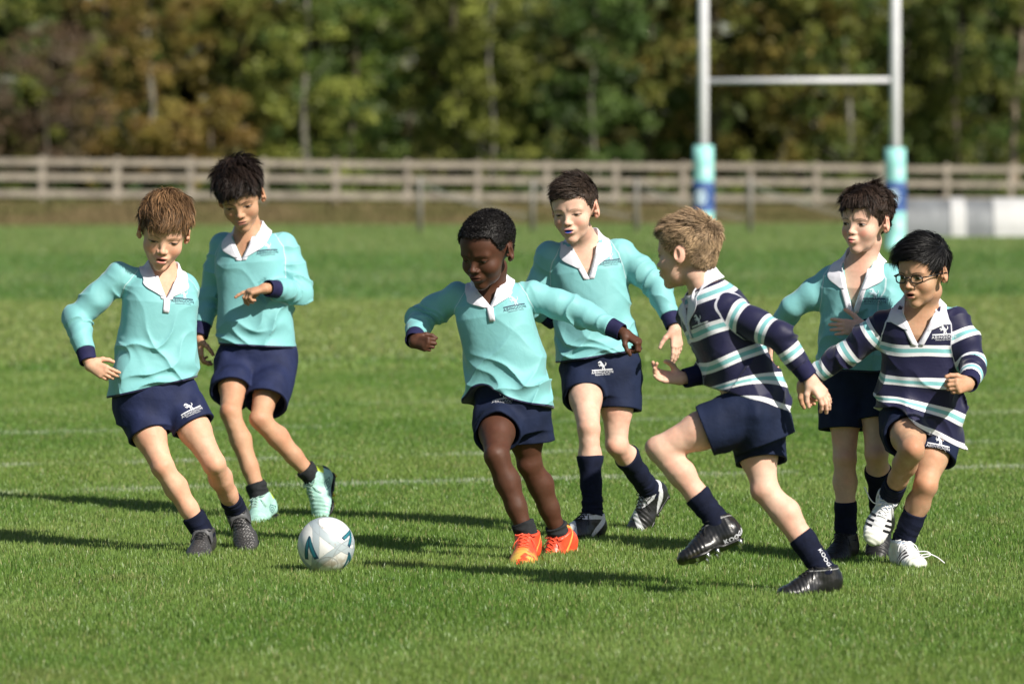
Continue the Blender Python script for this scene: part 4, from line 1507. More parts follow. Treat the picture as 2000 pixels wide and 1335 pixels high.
        d = smin(d, dd, .022)
        above = hemd(P)
        dt_ = torso(P)[0]
        if skirt:
            h, k = getattr(b, 'h' + skirt), getattr(b, 'k' + skirt)
            dt_ = smin(dt_, rcone(P, h, h + (k - h) * .5, .088 * sc, .074 * sc), .05)
        inside = np.maximum(dt_ + .016, -above - .012)
        d = np.where(above > .003, np.maximum(d, dt_ + .016 * sstep(above, -.004, .020)), d)
        return d.astype(np.float32)
    pts = np.array([b.P, b.hR, b.hL, b.hR + (b.kR - b.hR) * hk['R'], b.hL + (b.kL - b.hL) * hk['L']])
    V3, F3 = iso_mesh(shorts, pts.min(0) - .13, pts.max(0) + .13, .0036 if not DEV else .0048)
    sho = child('shorts', mesh_np('shorts', V3, [F3], [M[sp.get('shortmat', 'shorts')]], True))
    bvh_h = BVHTree.FromPolygons([tuple(v) for v in V3.tolist()], F3.tolist())

    # --- socks and boots
    for s in 'RL':
        k, a = getattr(b, 'k' + s), getattr(b, 'a' + s)
        h = getattr(b, 'h' + s)
        sh = nrm(k - a); top = sp['sock'][s] * sc; kf = knee_front(h, k, a, FWD)
        bs = sp['boots'][s]
        # boot frame
        tip = solve(a, bs['toe'][:2], .150 * sc, bs['toe'][2])
        F_ = nrm(tip - a)
        Uw = np.array([0, 0, 1.0]) if bs.get('flat') else nrm(sh + .001)
        if 'up' in bs: Uw = nrm(bs['up'])
        drop_ = .050 * sc
        # the toe pixel marks the tip: lower than the ankle by the boot's height
        L3 = np.cross(Uw, F_) * -1
        L3 = nrm(np.cross(F_, Uw)); L3 = -L3 if False else L3
        Uu = nrm(np.cross(L3, F_))
        # rotate so that the tip lies below the ankle line
        ang = math.atan2(.047, .135)
        Fb = nrm(F_ * math.cos(ang) + Uu * math.sin(ang)); Ub = nrm(np.cross(L3, Fb))
        RB = np.stack([L3, Fb, Ub])               # rows: side, forward, up
        bsc = sc * sp.get('bootk', 1.15)
        def sock(P):
            d = legs[s](P) - .0042 * sc
            d = smin(d, rcone(P, a - sh * .0, a + sh * .05, .0280 * sc, .0300 * sc), .015)
            d = smin(d, rcone(P, a, a + RB[1] * .015 - RB[2] * .02, .0275 * sc, .025 * sc), .012)
            t = (P - f32(a)) @ f32(sh)
            r1 = vn(np.stack([P[:, 0] * 12, P[:, 1] * 12 + seed, t * 75 + P[:, 0] * 16], 1))
            d = d - (1 - np.abs(2 * r1 - 1)) * .0060 * sstep(-t, -.13, -.03) - (vn(P * 28) - .5) * .004
            return smax(d, t - top - .006 * (vn(P * 20) - .5), .004).astype(np.float32)
        pp = np.array([a + sh * top, a - RB[2] * .02])
        V4, F4 = iso_mesh(sock, pp.min(0) - .075, pp.max(0) + .075, .0032)
        child('sock', mesh_np('sock', V4, [F4], [M[sp.get('sockmat', 'sock')]], True))
        make_boot(a, RB, bsc, bs, child, s)

    b.body = body; b.child = child; b.shirt = shirt_o; b.shorts = sho; b.bvh_s = bvh_s; b.bvh_h = bvh_h
    b.U = U; b.Fc = Fc; b.Fp = Fp; b.R = R; b.hsc = hsc; b.root = root
    if DEV: print(sp['id'], 'built in', round(time.time() - t_start, 1), 'verts', n)
    return b


def shirt_signed(bvh, p, off):
    """push p out to at least off from the surface"""
    loc, nor, idx, dist = bvh.find_nearest(Vector(p))
    if loc is None: return p
    s = (Vector(p) - loc).dot(nor)
    if s < off:
        return np.array(loc + nor * off)
    return p


def make_boot(a, RB, sc, bs, child, side):
    m = bs['mat']
    lat = 1.0
    def loc(P): return ((P - f32(a)) @ f32(RB.T)) / np.float32(sc)
    def upper(Q):
        d = ell(Q, (0, -.018, -.030), (.0290, .0310, .0350))
        d = smin(d, rcone(Q, (0, -.005, -.036), (0, .070, -.046), .0290, .0270), .022)
        d = smin(d, ell(Q, (0, .086, -.0480), (.0365, .052, .0235)), .022)
        d = smin(d, ell(Q, (0, .120, -.0500), (.0270, .028, .0180)), .02)
        d = smin(d, rcone(Q, (0, -.010, -.020), (0, -.004, bs.get('col', .008)), .0320, .0335), .016)
        d = smin(d, rcone(Q, (0, .016, -.002), (0, .080, -.036), .0250, .0215), .02)
        d = smax(d, -(Q[:, 2] + .0640), .006)
        d = smax(d, Q[:, 2] - bs.get('col', .008) - .006 - Q[:, 1] * .25 * 0, .004)
        # quilting / creases over the toes
        r = np.sin(Q[:, 1] * 520 + Q[:, 0] * 40) * .0006 * sstep(Q[:, 1], .05, .07)
        d = d - r - (vn(Q * 60) - .5) * .0020
        return d
    def fu(P): return (upper(loc(P)) * sc).astype(np.float32)
    c = a + (RB[1] * .05 - RB[2] * .03) * sc
    V, F = iso_mesh(fu, c - .135 * sc, c + .135 * sc, .0026)
    Q = loc(V.astype(np.float32))
    boot = child('boot', mesh_np('boot', V, [F], [M[m]], True, {'bx': Q[:, 0], 'by': Q[:, 1], 'bz': Q[:, 2]}))
    def fs(P):
        Q = loc(P)
        d = rcone(Q * np.array([1, 1, 0], np.float32), (0, -.018, 0), (0, .03, 0), .0235, .0250)
        d = smin(d, rcone(Q * np.array([1, 1, 0], np.float32), (0, .03, 0), (0, .090, 0), .0250, .0325), .01)
        d = smin(d, rcone(Q * np.array([1, 1, 0], np.float32), (0, .090, 0), (0, .116, 0), .0325, .0250), .02)
        zz = Q[:, 2] + .0655 - .012 * sstep(Q[:, 1], .09, .15) - .006 * sstep(Q[:, 1], .02, .04) * (1 - sstep(Q[:, 1], .05, .07))
        return (smax(d, np.abs(zz) - .0038, .003) * sc).astype(np.float32)
    V, F = iso_mesh(fs, c - .135 * sc, c + .135 * sc, .0024)
    sole = child('sole', mesh_np('sole', V, [F], [M[bs['sole']]], True), boot)
    for (x, y) in ((-.022, .100), (.022, .100), (-.026, .070), (.026, .070), (-.022, .040), (.022, .040), (-.017, -.028), (.017, -.028)):
        mb = MB()
        zt = -.066 + .008 * (y > .09)
        p0 = a + (RB[0] * x + RB[1] * y + RB[2] * zt) * sc; p1 = a + (RB[0] * x + RB[1] * y + RB[2] * (zt - bs.get('studh', .009))) * sc
        mb.tube([p0, p0 + (p1 - p0) * .3, p1], [.0072 * sc, .0060 * sc, .0042 * sc], 8)
        child('stud', mb.mesh('stud', [M[bs.get('stud', bs['sole'])]], True), boot)
    # laces
    if bs.get('lace'):
        bvh = BVHTree.FromPolygons([tuple(v) for v in (loc(np.array([v.co[:] for v in boot.data.vertices], np.float32))).tolist()],
                                   [tuple(p.vertices) for p in boot.data.polygons])
        mb = MB()
        def surf(x, y):
            h = bvh.ray_cast(Vector((x, y, .08)), Vector((0, 0, -1)), .2)
            z = h[0].z if h[0] is not None else -.02
            return np.array([x, y, z + .0018])
        yy = np.linspace(.022, .074, 6)
        for i in range(6):
            x0 = -.013; x1 = .013
            ys = yy[i]; ye = yy[min(i + 1, 5)]
            for (xa, ya, xb, yb) in ((x0, ys, x1, ye), (x1, ys, x0, ye)):
                pts = [a + (RB.T @ surf(xa + (xb - xa) * q, ya + (yb - ya) * q)) * sc for q in np.linspace(0, 1, 6)]
                mb.tube(pts, .0016 * sc, 5)
        # bow
        for sx in (-1, 1):
            b0 = surf(0, .024)
            pts = []
            for q in np.linspace(0, 1, 12):
                th = q * 2 * math.pi
                v = b0 + np.array([sx * (.004 + .024 * math.sin(th / 2)), .012 * math.sin(th), .003 + .006 * math.sin(th / 2) - .012 * math.sin(th / 2)])
                pts.append(a + (RB.T @ v) * sc)
            mb.tube(pts, .0016 * sc, 5)
            v1 = [b0, b0 + np.array([sx * .012, .012, -.004]), b0 + np.array([sx * .026, .024, -.018]), b0 + np.array([sx * .032, .030, -.034])]
            mb.tube([a + (RB.T @ v) * sc for v in v1], .0015 * sc, 5)
        child('lace', mb.mesh('lace', [M[bs['lace']]], True), boot)
    if bs.get('strap'):
        bvh = BVHTree.FromPolygons([tuple(v) for v in (loc(np.array([v.co[:] for v in boot.data.vertices], np.float32))).tolist()],
                                   [tuple(p.vertices) for p in boot.data.polygons])
        rows = []
        for th in np.linspace(-1.25, 1.25, 15):
            row = []
            for y in (.022, .032, .046):
                d_ = Vector((math.sin(th), 0, math.cos(th)))
                o = Vector((0, y, -.035))
                h = bvh.ray_cast(o + d_ * .09, -d_, .12)
                p = h[0] if h[0] is not None else o + d_ * .03
                row.append(a + (RB.T @ (np.array(p) + np.array(d_) * .0030)) * sc)
            rows.append(row)
        RV = np.array(rows).reshape(-1, 3); rid = np.arange(len(RV)).reshape(15, 3)
        me = mesh_np('strap', RV, [np.stack([rid[:-1, :-1], rid[1:, :-1], rid[1:, 1:], rid[:-1, 1:]], -1).reshape(-1, 4)], [M[bs['strap']]], True)
        so = child('strap', me, boot)
        md = so.modifiers.new('thick', 'SOLIDIFY'); md.thickness = .004; md.offset = 0
    return boot

# ------------------------------------------------------------------ materials of people, clothes and boots
M = {}


def cloth_mat(name, colour, striped=False, trim=None, rough=.62, seam=True):
    m, N, L, B = new_mat(name)
    e = NT(m.node_tree)
    co = e.obco()
    white = (.78, .78, .82); teal = (.21, .50, .52); navy = (.012, .012, .046)
    if striped:
        def bands(x, period, off):
            # white - teal - white band once a period
            fr = e.m('FRACT', e.m('DIVIDE', e.m('ADD', x, off + 10 * period), period))
            w = e.m('LESS_THAN', fr, .36)
            t = e.m('MULTIPLY', e.m('GREATER_THAN', fr, .115), e.m('LESS_THAN', fr, .245))
            return w, t
        v = e.attr('vert'); a = e.attr('armt'); am = e.attr('armm')
        w1, t1 = bands(v, .108, -.074)
        hem = e.m('MULTIPLY', e.m('LESS_THAN', v, .024), e.m('GREATER_THAN', v, .007))
        up = e.m('LESS_THAN', v, 9.0)
        w1 = e.m('MAXIMUM', e.m('MULTIPLY', w1, e.m('GREATER_THAN', v, .06)), hem)
        t1 = e.m('MULTIPLY', t1, e.m('GREATER_THAN', v, .06))
        w2, t2 = bands(a, .106, -.036)
        w2 = e.m('MULTIPLY', w2, e.m('GREATER_THAN', a, -.0)); 
        arm = e.m('GREATER_THAN', am, 0.0)
        w = e.m('ADD', e.m('MULTIPLY', w1, e.m('SUBTRACT', 1.0, arm)), e.m('MULTIPLY', w2, arm), clamp=True)
        t = e.m('ADD', e.m('MULTIPLY', t1, e.m('SUBTRACT', 1.0, arm)), e.m('MULTIPLY', t2, arm), clamp=True)
        c = e.mix(w, navy, white); c = e.mix(t, c, teal)
        sm = e.m('LESS_THAN', e.m('ABSOLUTE', e.m('SUBTRACT', am, .0)), .22)
        c = e.mix(e.m('MULTIPLY', sm, .8), c, (.70, .70, .78))
    else:
        n = e.ss(e.noise(5.0, 4, co), .3, .7)
        c = e.mix(n, tuple(x * .94 for x in colour), tuple(x * 1.04 for x in colour))
        if trim is not None:
            c = e.mix(e.m('LESS_THAN', e.attr('hemc'), .0075), c, trim)
        if seam:
            sm = e.m('LESS_THAN', e.m('ABSOLUTE', e.m('SUBTRACT', e.attr('armm'), .0)), .20)
            c = e.mix(e.m('MULTIPLY', sm, .65), c, (.62, .72, .76))
    L.new(c, B.inputs['Base Color'])
    B.inputs['Roughness'].default_value = .58
    B.inputs['Specular IOR Level'].default_value = .32
    B.inputs['Sheen Weight'].default_value = .25
    B.inputs['Sheen Roughness'].default_value = .4
    h = e.m('ADD', e.m('MULTIPLY', e.noise(26.0, 3, co, dist=.6), 1.0), e.m('MULTIPLY', e.noise(900.0, 1, co), .04))
    e.bump(h, .16, .010, B)
    return m


M['hair'] = vcol_mat('hair', rough=.50, spec=.22)
M['skin'] = vcol_mat('skin', rough=.56, bump=.22, bscale=200, sss=.10, spec=.32, bdist=.0006)
M['skin_dark'] = vcol_mat('skin_dark', rough=.56, bump=.25, bscale=200, sss=.05, spec=.30, bdist=.0006)
M['shirt_teal'] = cloth_mat('teal_jersey', (.200, .485, .500), trim=(.014, .016, .055))
M['shirt_striped'] = cloth_mat('striped_jersey', None, striped=True)
M['shorts'] = simple_mat('navy_twill', (.0125, .0185, .060), rough=.75, var=.18, nscale=14, bump=.35, bscale=34, spec=.25, bdist=.008)
M['shorts_dark'] = simple_mat('dark_navy_twill', (.0095, .0155, .042), rough=.78, var=.18, nscale=14, bump=.35, bscale=34, spec=.2, bdist=.008)
M['cuff'] = simple_mat('navy_rib', (.014, .014, .055), rough=.8, var=.15, nscale=30, bump=.3, bscale=120, spec=.25, bdist=.002)
M['sock'] = simple_mat('navy_knit', (.0060, .0085, .024), rough=.9, var=.2, nscale=40, bump=.4, bscale=160, spec=.2, bdist=.002)
M['sock_grey'] = simple_mat('charcoal_knit', (.022, .024, .027), rough=.9, var=.2, nscale=40, bump=.4, bscale=160, spec=.2, bdist=.002)
M['collar'] = simple_mat('white_cotton', (.74, .73, .80), rough=.8, var=.04, nscale=30, bump=.25, bscale=90, spec=.25, bdist=.002)
M['print_white'] = simple_mat('white_embroidery', (.72, .73, .78), rough=.7, var=.08, nscale=200)
M['print_pale'] = simple_mat('pale_embroidery', (.50, .66, .74), rough=.7, var=.10, nscale=200)
M['print_navy'] = simple_mat('navy_embroidery', (.03, .06, .11), rough=.7, var=.15, nscale=200)
M['print_grey'] = simple_mat('grey_embroidery', (.16, .18, .28), rough=.7, var=.15, nscale=200)
M['metal'] = simple_mat('bright_metal', (.70, .70, .72), rough=.25, var=.05, metal=1.0)
M['lens_frame'] = simple_mat('black_plastic', (.012, .010, .010), rough=.3, var=.05)
M['white_lace'] = simple_mat('white_lace', (.78, .78, .80), rough=.8, var=.05)
M['black_lace'] = simple_mat('black_lace', (.010, .010, .012), rough=.8, var=.1)
M['orange_lace'] = simple_mat('orange_lace', (.85, .11, .05), rough=.8, var=.1)
M['mint_lace'] = simple_mat('mint_lace', (.36, .52, .46), rough=.8, var=.1)
M['grey_strap'] = simple_mat('grey_strap', (.085, .085, .09), rough=.55, var=.2, nscale=60, bump=.3, bscale=200)
M['black_sole'] = simple_mat('black_sole', (.010, .010, .011), rough=.4, var=.2)
M['white_sole'] = simple_mat('white_sole', (.62, .62, .58), rough=.45, var=.1)
M['orange_sole'] = simple_mat('orange_sole', (.85, .16, .06), rough=.4, var=.1)
M['yellow_stud'] = simple_mat('yellow_stud', (.75, .62, .06), rough=.4, var=.1)


def boot_mat(name, base, rough, layers, spec=.5, quilt=False, coat=.0):
    m, N, L, B = new_mat(name)
    e = NT(m.node_tree)
    x, y, z = e.attr('bx'), e.attr('by'), e.attr('bz')
    n = e.noise(30.0, 4, e.obco())
    c = e.mix(e.ss(n, .3, .7), tuple(q * .8 for q in base), tuple(min(1, q * 1.15) for q in base))
    for f, col in layers(e, x, y, z):
        c = e.mix(f, c, col)
    # dried grass and mud near the sole
    d = e.m('MULTIPLY', e.ss(e.m('MULTIPLY', z, -1.0), .048, .066), e.ss(e.noise(45.0, 4, e.obco()), .45, .65))
    c = e.mix(e.m('MULTIPLY', d, .55), c, (.10, .085, .045))
    L.new(c, B.inputs['Base Color'])
    B.inputs['Roughness'].default_value = rough
    B.inputs['Specular IOR Level'].default_value = spec
    B.inputs['Coat Weight'].default_value = coat
    B.inputs['Coat Roughness'].default_value = .15
    if quilt:
        a = e.m('ADD', e.m('MULTIPLY', y, 320.0), e.m('MULTIPLY', x, 320.0))
        b_ = e.m('SUBTRACT', e.m('MULTIPLY', y, 320.0), e.m('MULTIPLY', x, 320.0))
        h = e.m('MULTIPLY', e.m('ABSOLUTE', e.m('SINE', a)), e.m('ABSOLUTE', e.m('SINE', b_)))
        e.bump(h, .45, .003, B)
    else:
        e.bump(e.m('ADD', e.m('MULTIPLY', e.m('SINE', e.m('ADD', e.m('MULTIPLY', y, 600.0), e.m('MULTIPLY', x, 90.0))), .25), e.noise(120.0, 3, e.obco())), .35, .002, B)
    return m


def band(e, x, lo, hi):
    return e.m('MULTIPLY', e.m('GREATER_THAN', x, lo), e.m('LESS_THAN', x, hi))


def L_none(e, x, y, z): return []
def L_mint(e, x, y, z):
    ax = e.m('ABSOLUTE', x)
    heel = e.m('LESS_THAN', y, -.030)
    lime = e.m('MULTIPLY', e.m('GREATER_THAN', z, -.012), e.m('LESS_THAN', y, -.010))
    # nested diamonds on each flank
    q = e.m('ADD', e.m('DIVIDE', e.m('ABSOLUTE', e.m('SUBTRACT', y, .016)), .024), e.m('DIVIDE', e.m('ABSOLUTE', e.m('ADD', z, .036)), .015))
    d1 = e.m('MULTIPLY', band(e, q, .78, 1.0), e.m('GREATER_THAN', ax, .018))
    d2 = e.m('MULTIPLY', band(e, q, .28, .48), e.m('GREATER_THAN', ax, .018))
    low = e.m('LESS_THAN', z, -.056)
    return [(low, (.02, .02, .02)), (heel, (.015, .015, .016)), (lime, (.55, .72, .05)), (d1, (.02, .09, .12)), (d2, (.02, .09, .12))]
def L_orange(e, x, y, z):
    toe = e.m('MULTIPLY', e.ss(y, .055, .105), e.ss(e.noise(28.0, 3, e.obco()), .42, .55))
    st = e.m('MULTIPLY', band(e, e.m('ADD', e.m('MULTIPLY', y, .8), z), -.012, -.004), e.m('LESS_THAN', y, .03))
    return [(e.m('MULTIPLY', toe, .8), (.60, .50, .10)), (st, (.75, .40, .10))]
def L_stripe(e, x, y, z):
    d = e.m('ADD', y, e.m('MULTIPLY', z, .9))
    return [(e.m('MULTIPLY', band(e, d, -.028, -.006), e.m('GREATER_THAN', e.m('ABSOLUTE', x), .012)), (.66, .67, .70)),
            (e.m('MULTIPLY', band(e, e.m('ADD', y, e.m('MULTIPLY', x, .8)), .082, .104), e.m('GREATER_THAN', z, -.060)), (.60, .61, .64)),
            (e.m('GREATER_THAN', z, -.003), (.62, .62, .66))]
def L_white(e, x, y, z):
    d = e.m('ADD', e.m('MULTIPLY', y, 1.0), e.m('MULTIPLY', z, -.8))
    a = e.m('GREATER_THAN', e.m('ABSOLUTE', x), .017)
    s = e.m('MULTIPLY', e.m('MAXIMUM', band(e, d, .100, .110), e.m('MAXIMUM', band(e, d, .120, .130), band(e, d, .080, .090))), a)
    tip = e.ss(y, .105, .135)
    return [(s, (.015, .015, .018)), (e.m('MULTIPLY', tip, .22), (.62, .70, .22)), (e.m('GREATER_THAN', z, .004), (.45, .52, .66))]
def L_black(e, x, y, z):
    return [(band(e, z, .004, .0065), (.30, .30, .30))]


M['boot_dark'] = boot_mat('boot_dark', (.050, .048, .048), .40, L_none, quilt=True, coat=.12)
M['boot_mint'] = boot_mat('boot_mint', (.33, .56, .49), .45, L_mint)
M['boot_orange'] = boot_mat('boot_orange', (.90, .085, .035), .38, L_orange)
M['boot_striped'] = boot_mat('boot_striped', (.020, .020, .022), .38, L_stripe)
M['boot_black'] = boot_mat('boot_black', (.012, .012, .013), .33, L_black, coat=.2)
M['boot_plain'] = boot_mat('boot_plain', (.010, .010, .011), .5, L_none)
M['boot_white'] = boot_mat('boot_white', (.74, .74, .76), .4, L_white)

FAIR = (.64, .365, .245); PALE = (.67, .415, .310); TAN = (.49, .270, .165); DARK = (.080, .032, .018); WARM = (.51, .290, .180)

